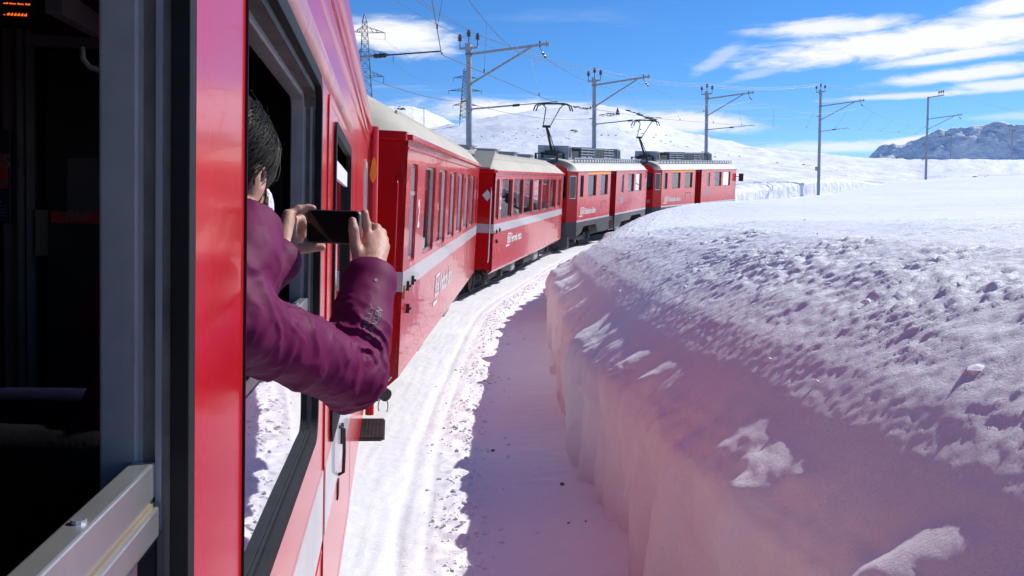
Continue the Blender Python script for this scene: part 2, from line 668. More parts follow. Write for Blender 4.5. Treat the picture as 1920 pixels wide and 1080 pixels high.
# ------------------------------------------------------------------ where the train stands
HW = 1.325                      # half width of a vehicle
GUT = 3.2                       # gutter height above the rail


def pose(fwd, cant, local_pt, world_pt):
    f = fwd.normalized()
    r0 = f.cross(Vector((0, 0, 1))).normalized()
    u0 = r0.cross(f).normalized()
    c, s = math.cos(R(cant)), math.sin(R(cant))
    r = r0 * c - u0 * s
    u = u0 * c + r0 * s
    m = Matrix(((r.x, f.x, u.x, 0), (r.y, f.y, u.y, 0), (r.z, f.z, u.z, 0), (0, 0, 0, 1)))
    o = world_pt - (m.to_3x3() @ Vector(local_pt))
    m.translation = o
    return m


CAMV = Vector((0, 0, CAMH))
own_f = P(735, 424, 1.0) - CAMV
_own_r = own_f.cross(Vector((0, 0, 1))).normalized()
OWN_GAP = 0.20
OWN = pose(own_f, 1.6, (HW, 0, CAMH), CAMV - _own_r * OWN_GAP)
OWN_INV = OWN.inverted()
OWN_CAM = OWN_INV @ CAMV
OWN_Y0, OWN_Y1 = -6.0, 7.45


def L(u, v, y):
    """own-carriage coordinates of the photograph position (u, v) at local distance y"""
    d = OWN_INV.to_3x3() @ (P(u, v, 1.0) - CAMV)
    t = (y - OWN_CAM.y) / d.y
    return OWN_CAM + d * t


def LX(u, v, x):
    """own-carriage point where the view ray meets the lengthwise plane at local x"""
    d = OWN_INV.to_3x3() @ (P(u, v, 1.0) - CAMV)
    return OWN_CAM + d * ((x - OWN_CAM.x) / d.x)


VEH = {}
for key, a, b in (('car2', (766, 259, 9.0), (899, 312, 20.6)), ('car3', (930, 322, 22.0), (1057, 327, 34.0)),
                  ('loco1', (1079, 322, 35.3), (1217, 319, 47.5)), ('loco2', (1236, 319, 48.4), (1385, 317, 59.1))):
    A, B = P(*a), P(*b)
    VEH[key] = (pose(B - A, 3.3, (HW, 0, GUT), A), (B - A).length)

_pts = []
for y in (-40, -30, -20, -12):
    # the line keeps curving behind the photographer
    c0 = OWN @ Vector((0, -4, 0))
    _pts.append(None)
_pts = []
_h = math.atan2(own_f.x, own_f.y)
c0 = OWN @ Vector((0, -4.0, 0))
back = []
h_ = _h - R(4.0)
p_ = c0.copy()
for i in range(8):
    p_ = p_ - Vector((math.sin(h_), math.cos(h_), 0)) * 5
    h_ -= R(3.6)
    back.append(p_.copy())
_pts = back[::-1] + [c0, OWN @ Vector((0, 6.5, 0))]
for key in ('car2', 'car3', 'loco1', 'loco2'):
    M_, L_ = VEH[key]
    _pts += [M_ @ Vector((0, 0.4, 0)), M_ @ Vector((0, L_ - 0.4, 0))]
POLES = [  # u, D, top above rail, rail z, style
    (596, 22.0), (880, 38.5), (1113, 54.0), (1322, 68.0), (1533, 83.7), (1733, 110.0)]
POLE_RAIL = [0.6, 1.55, 2.65, 3.80, 5.3, 7.2]


def pole_xy(u, D):
    q = P(u, 424, D)
    return Vector((q.x, q.y, 0))


_t4 = pole_xy(1533, 83.7) + Vector((1.75, -1.55, 5.2))
_t5 = pole_xy(1733, 110.0) + Vector((1.75, -1.6, 6.9))
_mid = _pts[-1].lerp(_t4, 0.45) + Vector((-0.9, 0.6, -0.15))
_pts += [_mid, _t4, _t5, _t5 + Vector((30, 22, 1.5)), _t5 + Vector((75, 40, 2.5))]
_c = np.array([tuple(p) for p in _pts])
_d = np.concatenate([[0], np.cumsum(np.linalg.norm(np.diff(_c[:, :2], axis=0), axis=1))])
_ds = 0.25
_ss = np.arange(0, _d[-1], _ds)
_cl = np.stack([np.interp(_ss, _d, _c[:, i]) for i in range(3)], -1)
_k = np.exp(-0.5 * (np.arange(-32, 33) * _ds / 2.6) ** 2)
_k /= _k.sum()
_pad = np.concatenate([2 * _cl[:1] - _cl[32:0:-1], _cl, 2 * _cl[-1:] - _cl[-2:-34:-1]])
CL = np.stack([np.convolve(_pad[:, i], _k, 'valid') for i in range(3)], -1)
_s0 = np.argmin(np.hypot(CL[:, 0] - (OWN @ Vector((0, 0, 0))).x, CL[:, 1] - (OWN @ Vector((0, 0, 0))).y))
CS = (np.arange(len(CL)) - _s0) * _ds           # arc length, 0 beside the camera
_tan = np.gradient(CL[:, :2], axis=0)
_tan /= np.linalg.norm(_tan, axis=1, keepdims=True)
CN = np.stack([_tan[:, 1], -_tan[:, 0]], -1)    # points right, to the inside of the curve
SMIN, SMAX = CS[0], CS[-1]


def track(s):
    """centre line point, right normal and rail height at arc length s (arrays)"""
    c = np.stack([np.interp(s, CS, CL[:, i]) for i in range(3)], -1)
    n = np.stack([np.interp(s, CS, CN[:, i]) for i in range(2)], -1)
    return c, n


def nearest(x, y):
    """arc length and signed offset (right +) of points"""
    sub = slice(0, None, 4)
    px, py = CL[sub, 0], CL[sub, 1]
    s = np.empty(len(x))
    t = np.empty(len(x))
    for i in range(0, len(x), 20000):
        d = (x[i:i + 20000, None] - px) ** 2 + (y[i:i + 20000, None] - py) ** 2
        j = d.argmin(1) * 4
        s[i:i + 20000] = CS[j]
        t[i:i + 20000] = (x[i:i + 20000] - CL[j, 0]) * CN[j, 0] + (y[i:i + 20000] - CL[j, 1]) * CN[j, 1]
        dd = np.sqrt(d.min(1))
        t[i:i + 20000] = np.sign(t[i:i + 20000]) * dd
    return s, t


# ------------------------------------------------------------------ snow trench
def sstep(x, a, b):
    q = np.clip((x - a) / (b - a), 0, 1)
    return q * q * (3 - 2 * q)


PROF_T = np.array([3.16, 3.12, 3.11, 3.12, 3.14, 3.19, 3.34, 3.50, 3.72, 4.0, 4.4, 5.0, 6.2, 8.0, 12.0, 20.0, 31.0])
PROF_H = np.array([-.25, 0.05, 0.50, 0.86, 0.97, 1.035, 1.215, 1.385, 1.570, 1.745, 1.925, 2.075, 2.17, 2.22, 2.28, 2.4, 2.6])
PROF_L = np.concatenate([[0], np.cumsum(np.hypot(np.diff(PROF_T), np.diff(PROF_H)))])


def prof_smooth(l):
    """smoothed profile point at profile length l"""
    t = h = 0
    for o, w in ((-0.04, 1), (-0.02, 2), (0, 3), (0.02, 2), (0.04, 1)):
        t = t + w * np.interp(l + o, PROF_L, PROF_T) / 9
        h = h + w * np.interp(l + o, PROF_L, PROF_H) / 9
    return t, h


def bank_scale(s):
    return 1.0 - 0.24 * sstep(s, 11, 26) - 0.30 * sstep(s, 42, 68) + 0.03 * np.sin(s * 0.21)


def right_bank():
    s1 = np.concatenate([np.arange(-3, 1.5, 0.09), np.arange(1.5, 13, 0.022), np.arange(13, 26, 0.06), np.arange(26, 60, 0.16), np.arange(60, 140, 0.6)])
    ltot = PROF_L[-1]
    l1 = np.concatenate([np.arange(0.1, 0.9, 0.022), np.arange(0.9, 3.6, 0.020), np.arange(3.6, 6.5, 0.035), np.arange(6.5, 12, 0.09), np.arange(12, ltot, 0.5)])
    S, Lg = np.meshgrid(s1, l1, indexing='ij')
    t, h = prof_smooth(Lg)
    t2, h2 = prof_smooth(Lg + 0.02)
    tx, hx = t2 - t, h2 - h
    ln = np.hypot(tx, hx)
    nt, nh = -hx / ln, tx / ln                      # outward normal of the profile (towards the track and up)
    wall = 1 - sstep(h, 0.95, 1.35)                 # 1 on the cut face
    top = sstep(h, 1.1, 1.6)
    # the cut face: shallow vertical scallops left by the plough
    wob = 0.09 * fbm2(S * 0.9, Lg * 0.5, 3, 0.5, 21) + 0.17 * np.abs(pn2(S * 1.7 + 0.6 * pn2(S * .4, Lg * 1.1, 5), Lg * 0.55, 23)) \
        + 0.014 * pn2(S * 7.0 + 1.5 * pn2(S * 2, Lg * 2, 28), Lg * 1.6, 24) + 0.006 * fbm2(S * 13, Lg * 16, 3, .5, 25) + 0.03 * np.clip(fbm2(S * 3.2, Lg * 4.5, 2, .5, 29) - .25, 0, 1)
    wob = wob + 0.008 * pn2(S * 0.6, Lg * 15 + S * .5, 47) + 0.016 * np.clip(1 - 4 * np.abs(pn2(S * 2.3 + Lg * 1.4, Lg * 0.9 - S * .3, 48)), 0, 1)
    far = sstep(S, 10, 16)
    wob = wob + far * 0.05 * pn2(S * 2.6, Lg * 0.15, 26)
    # wind-blown surface: ridges drawn out along the wind
    wa = R(96)
    cxy, n = track(S.ravel())
    X = (cxy[:, 0] + n[:, 0] * t.ravel()).reshape(S.shape)
    Y = (cxy[:, 1] + n[:, 1] * t.ravel()).reshape(S.shape)
    a = X * math.sin(wa) + Y * math.cos(wa)
    b = X * math.cos(wa) - Y * math.sin(wa)
    wx = 0.35 * pn2(a * 0.9, b * 0.9, 30)
    rid = fbm2(a * 4.0, (b + wx) * 8.5, 3, 0.55, 31)
    fine = 0.75 * fbm2(a * 7.0, (b + wx) * 17.0, 3, 0.62, 34) + 0.35 * (0.5 - 1.5 * np.abs(fbm2(a * 6.0, (b + wx) * 11.0, 2, 0.6, 35)))
    patch = sstep(fbm2(X * 0.8, Y * 0.8, 3, 0.55, 37), -0.40, 0.45)
    lumps = np.clip(fbm2(X * 7.5, Y * 7.5, 2, 0.5, 40) - 0.62, 0, 1) ** 1.0
    amp = sstep(t, 3.5, 4.3)
    surf = (0.012 * rid + 0.030 * fine * (0.18 + 0.82 * patch)) * (0.10 + 0.90 * amp) * (1 - 0.62 * sstep(t, 4.5, 6.5)) + 0.05 * lumps * amp * patch
    big = 0.10 * fbm2(X * 0.13, Y * 0.13, 2, 0.5, 43) * sstep(t, 4, 9)
    disp = wall * wob + top * (surf + big) + 0.009 * fbm2(S * 1.2, Lg * 1.2, 2, .5, 45) + top * 0.005 * fbm2(X * 19, Y * 19, 2, .6, 46)
    sc = bank_scale(S)
    tt = t + nt * disp
    hh = h * np.where(h > 0, sc, 1) + nh * disp
    zr = cxy[:, 2].reshape(S.shape)
    V = np.stack([(cxy[:, 0].reshape(S.shape) + n[:, 0].reshape(S.shape) * tt), (cxy[:, 1].reshape(S.shape) + n[:, 1].reshape(S.shape) * tt), zr + hh], -1).reshape(-1, 3)
    far_ = (tt.ravel() > 6) | (S.ravel() > 108)
    wv = np.maximum(sstep(tt.ravel()[far_], 6, 27), sstep(S.ravel()[far_], 108, 132))
    V[far_, 2] = V[far_, 2] * (1 - wv) + outer_z(V[far_, 0], V[far_, 1])[0] * wv + 0.04 * wv
    o = np_mesh('snow_bank', V, grid_faces(*S.shape), SNOW)
    tag(o, 'high snow bank with a sheer cut face right of the track', kind='structure')
    return o


def floor_h(s, t):
    z = -0.02 + 0.02 * fbm2(s * 0.8, t * 0.8, 2, 0.5, 50)
    z = z + 0.003 * fbm2(s * 6, t * 9, 3, 0.6, 52) + 0.004 * pn2(s * 0.7, t * 22, 53)
    # plough shoulder beside the sleepers, crumbled
    sh = np.exp(-((t - 1.98 - 0.10 * pn2(s * 0.6, s * 0, 54)) / 0.22) ** 2)
    z = z + sh * (0.020 + 0.026 * np.clip(fbm2(s * 5.5, t * 7.5, 3, 0.6, 55) + 0.1, -0.3, 1))
    # ripples across the floor in the shade
    rp = sstep(t, 2.1, 2.6)
    z = z + rp * (0.007 * np.sin(s * 30 + 3 * pn2(s * .8, t * 1.5, 57)) * (0.4 + 0.6 * sstep(s, 6, 9)) + 0.015 * fbm2(s * 2.0, t * 2.0, 3, .5, 58) + 0.09 * (t - 2.3) ** 2)
    # narrow grooves along the bed
    z = z - 0.012 * np.exp(-((t - 1.50 - 0.03 * pn2(s * 0.5, s * 0 + 3, 59)) / 0.05) ** 2) - 0.009 * np.exp(-((t - 1.70) / 0.035) ** 2) + 0.0025 * fbm2(s * 14, t * 16, 2, 0.6, 88)
    return z


def trench_floor():
    s1 = np.concatenate([np.arange(-4, 3.5, 0.12), np.arange(3.5, 18, 0.035), np.arange(18, 34, 0.09), np.arange(34, 141, 0.5)])
    t1 = np.concatenate([np.arange(-3.2, 0.9, 0.25), np.arange(0.9, 3.3, 0.03)])
    S, T = np.meshgrid(s1, t1, indexing='ij')
    c, n = track(S.ravel())
    z = c[:, 2] + floor_h(S.ravel(), T.ravel())
    V = np.stack([c[:, 0] + n[:, 0] * T.ravel(), c[:, 1] + n[:, 1] * T.ravel(), z], -1)
    far_ = S.ravel() > 100
    wv = sstep(S.ravel()[far_], 100, 128)
    V[far_, 2] = V[far_, 2] * (1 - wv) + (outer_z(V[far_, 0], V[far_, 1])[0] + 0.05) * wv
    o = np_mesh('track_bed', V, grid_faces(*S.shape, flip=False), SNOW_FLOOR)
    tag(o, 'packed snow floor of the railway cutting', kind='structure')


def left_bank():
    s1 = np.concatenate([np.arange(-6, 40, 0.8), np.arange(40, 100, 0.22), np.arange(100, 140, 0.6)])
    l1 = np.concatenate([np.arange(0.05, 1.7, 0.08), np.arange(1.7, 4, 0.15), np.arange(4, PROF_L[-1], 0.8)])
    S, Lg = np.meshgrid(s1, l1, indexing='ij')
    t, h = prof_smooth(Lg)
    h = np.where(h > 1.0, 1.0 + (h - 1.0) * 0.35, h)
    fade = 1 - 0.6 * sstep(S, 100, 118)
    h = np.where(h > 0, h * fade * 1.15, h)
    wall = 1 - sstep(h, 0.8, 1.2)
    disp = wall * (0.07 * pn2(S * 1.9, Lg * 0.2, 61) + 0.05 * np.abs(pn2(S * 3.3, Lg * 0.3, 62))) + 0.04 * fbm2(S * 1.3, Lg * 1.3, 3, .55, 63)
    c, n = track(S.ravel())
    tt = -(t - disp * wall)
    hh = h + disp * (1 - wall)
    V = np.stack([c[:, 0].reshape(S.shape) + n[:, 0].reshape(S.shape) * tt, c[:, 1].reshape(S.shape) + n[:, 1].reshape(S.shape) * tt, c[:, 2].reshape(S.shape) + hh], -1).reshape(-1, 3)
    far_ = (-tt.ravel() > 3.6) | (S.ravel() > 100)
    wv = np.maximum(sstep(-tt.ravel()[far_], 3.6, 22), sstep(S.ravel()[far_], 100, 128))
    V[far_, 2] = V[far_, 2] * (1 - wv) + outer_z(V[far_, 0], V[far_, 1])[0] * wv + 0.04 * wv
    o = np_mesh('snow_bank', V, grid_faces(*S.shape, flip=True), SNOW_FAR)
    tag(o, 'far snow wall on the left side of the cutting', kind='structure')


SKYLINE = [(-9000, 250), (-3000, 235), (0, 225), (600, 245), (760, 246), (820, 238), (880, 228), (940, 216), (1000, 207), (1060, 201), (1120, 199), (1160, 204), (1200, 216),
           (1250, 238), (1300, 252), (1380, 270), (1450, 281), (1530, 290), (1640, 299), (1760, 300.5), (1860, 299), (1920, 301), (2300, 306), (4000, 330), (12000, 350)]
_sk = []
for u, v in SKYLINE:
    d = P(u, v, 1.0) - CAMV
    _sk.append((math.atan2(d.x, d.y), d.z / math.hypot(d.x, d.y)))
_sk = np.array(_sk)


def crest(az):
    e = np.interp(az, _sk[:, 0], _sk[:, 1])
    rc = np.interp(az, [R(-60), R(-6), R(4), R(12), R(20), R(27), R(60)], [420, 400, 400, 330, 240, 205, 240])
    back = sstep(np.abs(az), R(75), R(110))
    e = e * (1 - back) + 0.07 * back
    return e, rc


def outer_z(x, y):
    """height of the open slopes, with arc length and offset from the track"""
    s, t = nearest(x, y)
    zr = np.interp(s, CS, CL[:, 2])
    near = zr + np.where(t > 0, 2.1 + 0.02 * np.clip(t - 12, 0, 30), (1.3 - 0.8 * sstep(s, 100, 118)) / np.maximum(bank_scale(s), .3)) * bank_scale(s)
    q = np.hypot(x, y)
    e, rc = crest(np.arctan2(x, y))
    zc = CAMH + e * rc
    r1 = np.interp(np.arctan2(x, y), [R(8), R(24), R(40)], [82.0, 122.0, 122.0])
    w = np.clip((q - r1) / (rc - r1), 0, 1) ** 1.12
    z = near * (1 - w) + zc * w
    z = np.where(q > rc, zc - (q - rc) * 0.04 - 0.0004 * np.clip(q - rc, 0, 300) ** 2, z)
    z = np.maximum(z, -160)
    und = fbm2(x * 0.018, y * 0.018, 4, 0.5, 70) * 1.3 * sstep(q, 100, 220) * (1 - 0.75 * sstep(q, rc * 0.8, rc))
    drift = 0.4 * fbm2(x * 0.11, y * 0.25, 3, 0.5, 74) * sstep(q, 60, 120)
    bumps = 1.1 * np.clip(fbm2(x * 0.09, y * 0.06, 3, 0.5, 77) - 0.35, 0, 1) * sstep(q, 180, 260)
    return z + und + drift + bumps, s, t


def outer_terrain():
    az = np.concatenate([np.arange(-180, -30, 3.0), np.arange(-30, -10, 0.6), np.arange(-10, 34, 0.14), np.arange(34, 60, 0.6), np.arange(60, 181, 3.0)])
    az = R(1) * az
    rr = np.concatenate([[0.5], np.geomspace(4, 60, 26), np.arange(64, 200, 3.0), np.arange(200, 430, 4.0), np.geomspace(432, 9000, 40)])
    A, Q = np.meshgrid(az, rr, indexing='ij')
    x, y = (Q * np.sin(A)).ravel(), (Q * np.cos(A)).ravel()
    z, s, t = outer_z(x, y)
    # stay under the modelled cutting
    inside = (s > -3)
    lo_ = np.where(t > 0, 3.2 * (1 - sstep(t, 25.0, 29.5)), 3.2 * (1 - sstep(-t, 21.0, 28.0)))
    z = z - np.where(inside & (np.abs(t) < 29.5), lo_ * (1 - sstep(s, 118, 137)), 0) - np.where((s <= -3) & (np.abs(t) < 5), 2.5, 0)
    V = np.stack([x, y, z], -1)
    o = np_mesh('snow_field', V, grid_faces(*A.shape, flip=True), SNOW_FAR)
    tag(o, 'open snow slopes rising to a rounded hill', kind='structure')
    return x, y, z


def ridge(name, label, pts, D, depth, m, foot, seed, rough, base_v, jag=0.8):
    """a distant ridge with a real back slope; pts are skyline positions"""
    us = np.linspace(pts[0][0], pts[-1][0], 200)
    vs = np.interp(us, [p[0] for p in pts], [p[1] for p in pts])
    vs = vs + jag * fbm2(us * .045, us * 0 + seed, 5, .6, seed)
    rows = np.linspace(0, 1, 60)
    V = np.zeros((len(us), len(rows) * 2 - 1, 3))
    for i, (u, v) in enumerate(zip(us, vs)):
        d = P(u, v, 1.0) - CAMV
        az, e = math.atan2(d.x, d.y), d.z / math.hypot(d.x, d.y)
        top = CAMH + e * D
        db = P(u, base_v, 1.0) - CAMV
        zb = CAMH + db.z / math.hypot(db.x, db.y) * (D - depth) - foot
        for j, q in enumerate(rows):
            rad = D - depth * (1 - q)
            V[i, j] = (rad * math.sin(az), rad * math.cos(az), zb + (top - zb) * q ** 1.15)
        for j, q in enumerate(rows[:-1][::-1]):
            rad = D + depth * (1 - q)
            V[i, len(rows) + j] = (rad * math.sin(az), rad * math.cos(az), zb + (top - zb) * q)
    nx = V.reshape(-1, 3)
    k = rough[1]
    f = fbm2(nx[:, 0] * k, nx[:, 1] * k, 5, 0.55, seed) + 0.6 * (0.5 - np.abs(fbm2(nx[:, 0] * k * 0.6, nx[:, 2] * k * 0.8, 3, 0.5, seed + 3)))
    hgt = np.concatenate([rows, rows[:-1][::-1]])
    env = np.tile(np.sin(np.pi * np.clip(hgt, 0, 1) * 0.93) ** 0.8, (len(us), 1)).ravel()
    nx[:, 2] += rough[0] * f * (0.25 + env)
    o = np_mesh(name, nx, grid_faces(len(us), V.shape[1], flip=True), m)
    tag(o, label, kind='structure')
    return o


def mountain_mat():
    m = bpy.data.materials.new('snowy_rock')
    m.use_nodes = True
    k = NT(m.node_tree)
    out = k.n('ShaderNodeOutputMaterial')
    b = k.n('ShaderNodeBsdfPrincipled')
    k.link(b.outputs[0], out.inputs[0])
    set_in(b, Roughness=0.8)
    b.inputs['Specular IOR Level'].default_value = 0.1
    tc = k.n('ShaderNodeTexCoord')
    n1 = k.noise(k.mapping(tc.outputs['Object'], scale=(1, 1, 2.2)), 0.0045, 9, 0.68, 0.4)
    c = k.ramp(n1, [(0.58, (0.80, 0.83, 0.90)), (0.65, (0.52, 0.56, 0.64)), (0.76, (0.20, 0.21, 0.26))])
    k.link(c, b.inputs['Base Color'])
    bn = k.n('ShaderNodeBump')
    bn.inputs['Strength'].default_value = 0.8
    bn.inputs['Distance'].default_value = 60
    k.link(k.noise(tc.outputs['Object'], 0.006, 8, 0.65), bn.inputs['Height'])
    k.link(bn.outputs[0], b.inputs['Normal'])
    return m


right_bank()
trench_floor()
left_bank()
TX, TY, TZ = outer_terrain()
MOUNT = mountain_mat()
ridge('mountain_range', 'distant snowy mountain range under the clouds', [(1560, 312), (1628, 297), (1648, 279), (1675, 270), (1700, 270), (1722, 260), (1760, 244), (1800, 240), (1815, 236),
      (1845, 238), (1868, 229), (1884, 226), (1905, 232), (1925, 232), (1990, 218), (2100, 240), (2250, 238), (2500, 262), (2900, 300)], 5200, 300, MOUNT, 120, 80, (30, 0.0075), 306, 3.2)
ridge('rear_hill', 'rocky snow crest rising behind the leading carriage roof', [(500, 215), (640, 196), (745, 199), (775, 203), (800, 210), (830, 222), (850, 232), (900, 246)],
      760, 240, SNOW_FAR, 10, 84, (2.2, 0.02), 250)


def lump_mesh(centres, sizes, flat, name, m, seed=5):
    """many small clods joined: each a distorted 12-vertex ball"""
    r_ = np.random.default_rng(seed)
    ph = (1 + 5 ** .5) / 2
    base = np.array([(-1, ph, 0), (1, ph, 0), (-1, -ph, 0), (1, -ph, 0), (0, -1, ph), (0, 1, ph), (0, -1, -ph), (0, 1, -ph), (ph, 0, -1), (ph, 0, 1), (-ph, 0, -1), (-ph, 0, 1)]) / 1.9
    tri = np.array([(0, 11, 5), (0, 5, 1), (0, 1, 7), (0, 7, 10), (0, 10, 11), (1, 5, 9), (5, 11, 4), (11, 10, 2), (10, 7, 6), (7, 1, 8), (3, 9, 4), (3, 4, 2), (3, 2, 6), (3, 6, 8), (3, 8, 9),
                    (4, 9, 5), (2, 4, 11), (6, 2, 10), (8, 6, 7), (9, 8, 1)])
    n = len(centres)
    jit = r_.uniform(0.6, 1.35, (n, 12, 1))
    ang = r_.uniform(0, 6.28, n)
    V = base[None] * jit
    V = V * np.stack([r_.uniform(0.8, 1.4, n), r_.uniform(0.7, 1.1, n), np.full(n, flat)], -1)[:, None, :]
    c, s = np.cos(ang)[:, None], np.sin(ang)[:, None]
    V = np.stack([V[..., 0] * c - V[..., 1] * s, V[..., 0] * s + V[..., 1] * c, V[..., 2]], -1)
    V = V * sizes[:, None, None] + centres[:, None, :]
    T = (tri[None] + (np.arange(n) * 12)[:, None, None]).reshape(-1, 3)
    return np_mesh(name, V.reshape(-1, 3), T, m, smooth=False)


# crumbled snow along the plough shoulder
_n = 3400
_s = 3.0 + 33 * rng.random(_n) ** 1.5
_t = 1.98 + 0.10 * pn2(_s * 0.6, _s * 0, 54) + rng.normal(0, 0.12, _n) + np.where(rng.random(_n) < 0.18, rng.uniform(-0.4, 0.5, _n), 0)
_keep = pn2(_s * 1.1, _s * 0 + 9, 66) > rng.uniform(-0.7, 0.5, _n)
_s, _t = _s[_keep], _t[_keep]
_c_, _nn = track(_s)
_sz = 0.006 + 0.022 * rng.random(len(_s)) ** 3
_ctr = np.stack([_c_[:, 0] + _nn[:, 0] * _t, _c_[:, 1] + _nn[:, 1] * _t, _c_[:, 2] + floor_h(_s, _t) + _sz * 0.25], -1)
# and a sprinkling of clods on top of the bank
_n = 420
_s2 = 2.0 + 40 * rng.random(_n)
_l2 = 1.9 + 9 * rng.random(_n) ** 1.4
_tb, _hb = prof_smooth(_l2)
_c2, _n2 = track(_s2)
_sz2 = 0.010 + 0.030 * rng.random(_n) ** 3
_ct2 = np.stack([_c2[:, 0] + _n2[:, 0] * _tb, _c2[:, 1] + _n2[:, 1] * _tb, _c2[:, 2] + _hb * bank_scale(_s2) + 0.002], -1)
_ok = _tb < 6.5
_ctr = np.concatenate([_ctr, _ct2[_ok]])
_sz = np.concatenate([_sz, _sz2[_ok]])
tag(lump_mesh(_ctr, _sz, 0.7, 'snow_crumbs', SNOW_FLOOR), 'crumbled snow clods scattered along the track bed', 'snow', kind='stuff')

# a few dark stones lying on the snow
for i, (u, v, sz, lab) in enumerate(((1054, 910, 0.026, 'dark stone lying alone in the shaded cutting floor'), (924, 846, 0.022, 'small grey stone on the shade edge of the cutting floor'),
                                     (1066, 982, 0.014, 'tiny pebble near the foot of the snow wall'), (1098, 978, 0.011, 'tiny pebble closest to the foot of the snow wall'),
                                     (818, 727, 0.030, 'pale clod lying alone on the sunlit track bed'))):
    d = P(u, v, 1.0) - CAMV
    D = (0.0 - CAMH) / d.z
    for _ in range(6):
        q = CAMV + d * D
        s_, t_ = nearest(np.array([q.x]), np.array([q.y]))
        zf = float(np.interp(s_[0], CS, CL[:, 2]) + floor_h(s_, t_)[0])
        D = (zf - CAMH) / d.z
    q = CAMV + d * D
    o = lump_mesh(np.zeros((1, 3)), np.array([sz]), 0.6, 'stone', STONE if i < 4 else SNOW_FLOOR, seed=30 + i)
    o.location = (q.x, q.y, zf + sz * 0.3)
    tag(o, lab, 'stone')

# rails
for sgn in (-1, 1):
    b = MB()
    ss = np.arange(-8, 100, 1.0)
    c, n = track(ss)
    secs = []
    for i in range(len(ss)):
        sec = []
        for dx, dz in ((-.035, -.14), (.035, -.14), (.035, 0.0), (-.035, 0.0)):
            tt = sgn * 0.535 + dx
            sec.append((c[i, 0] + n[i, 0] * tt, c[i, 1] + n[i, 1] * tt, c[i, 2] + dz + 0.06))
        secs.append(sec)
    b.loft(secs, closed=True)
    tag(b.build('rail', UNDER), 'inner steel rail under the train' if sgn > 0 else 'outer steel rail under the train', kind='structure')
# ------------------------------------------------------------------ shared vehicle parts
def roof_sections(ys, hw, z_edge, rise, n=16, over=0.03):
    secs = []
    for y, k_, dz in ys:
        sec = []
        for i in range(n + 1):
            a = -1 + 2 * i / n
            x = a * (hw + over) * (1 if k_ >= 0.999 else k_)
            prof = (1 - abs(a) ** 2.6) ** 0.75
            sec.append((x, y, z_edge + dz + rise * prof))
        secs.append(sec)
    return secs


def make_wheel(parent, x, y, r=0.36):
    b = MB()
    n = 18
    rings = [(0.0, 0.05), (0.09, 0.05), (0.10, 0.03), (r * 0.72, 0.025), (r * 0.78, 0.055), (r, 0.06), (r, -0.05), (0.0, -0.05)]
    secs = []
    for rad, dx in rings:
        secs.append([(x + dx, y + rad * math.cos(2 * math.pi * i / n), r + 0.06 + rad * math.sin(2 * math.pi * i / n)) for i in range(n)])
    b.loft(secs, closed=True)
    return b.build('wheel', UNDER, parent, smooth=True, auto=35)


def make_bogie(root, yc, wb=2.0, r=0.36):
    b = MB()
    for sx in (-1, 1):
        x = sx * 0.86
        b.prism([(yc - wb / 2 - .35, .45), (yc - wb / 2 - .35, .62), (yc - .45, .62), (yc - .3, .52), (yc + .3, .52), (yc + .45, .62), (yc + wb / 2 + .35, .62), (yc + wb / 2 + .35, .45), (yc + .4, .36), (yc - .4, .36)], 'x', x - .05, x + .05)
        for dy in (-wb / 2, wb / 2):
            b.box(x + sx * .03, x + sx * .14, yc + dy - .11, yc + dy + .11, .32, .56)
            for k_ in (-.2, .2):
                for q in range(5):
                    b.tube([(x + sx * .06, yc + dy + k_, .52 + q * .035), (x + sx * .06, yc + dy + k_, .54 + q * .035)], .055, 8)
    b.box(-.85, .85, yc - .16, yc + .16, .42, .6)
    o = b.build('bogie', UNDER, root)
    for dy in (-wb / 2, wb / 2):
        for sx in (-1, 1):
            make_wheel(o, sx * 0.56, yc + dy, r)
    return o


def logo(root, x, y, z, h, words, m=WHITE, xs=1.0):
    """framed emblem with a slanted bar below it, and the railway's name beside it"""
    b = MB()
    w = h * 1.35

    def par(y0, y1, z0, z1, sh=0.22):
        return [(x + .003, y + y0 + (z0 - 0) * sh, z + z0), (x + .003, y + y1 + z0 * sh, z + z0), (x + .003, y + y1 + z1 * sh, z + z1), (x + .003, y + y0 + z1 * sh, z + z1)]
    for q in ((0, w, h * .90, h), (0, w, h * .25, h * .34), (0, w * .09, h * .34, h * .90), (w * .91, w, h * .34, h * .90), (-w * .28, w * .72, -h * .02, h * .12)):
        b.add(par(*q), [(0, 1, 2, 3)])
    em = b.build('emblem', m, root)
    text('emblem_lettering', 'RhB', h * .62, m, em, side_text_matrix(x + .003, y + w * .18 * xs, z + h * .40), shear=0.2, bold=0.006)
    text('lettering', words, h * .95, m, root, side_text_matrix(x + .003, y + w * 1.22, z + h * .22), shear=0.12, bold=h * .022, xs=xs)


def window_unit(root, y0, y1, z0, z1, x, sgn, frame_m, glass_m, r=0.06, fw=0.035, recess=0.035, bar=None, kid=True):
    mk = lambda a, b_, t: (sgn * t, a, b_)
    o = ring('window', rrect(y0 + .002, y1 - .002, z0 + .002, z1 - .002, r), rrect(y0 + fw, y1 - fw, z0 + fw, z1 - fw, max(.012, r - fw * .5)), x - recess - .03, x - recess, frame_m, root, mk)
    b = MB()
    lp = rrect(y0 + fw * .5, y1 - fw * .5, z0 + fw * .5, z1 - fw * .5, r * .8)
    xx = sgn * (x - recess - .018)
    b.add([(xx, a, c) for a, c in lp], [tuple(range(len(lp)))])
    b.build('pane', glass_m, o)
    if bar:
        zz = z0 + (z1 - z0) * bar
        MB().box(sgn * (x - recess - .002), sgn * (x - recess + .012), y0 + .01, y1 - .01, zz - .022, zz + .022).build('sash_bar', frame_m, o)
    return o


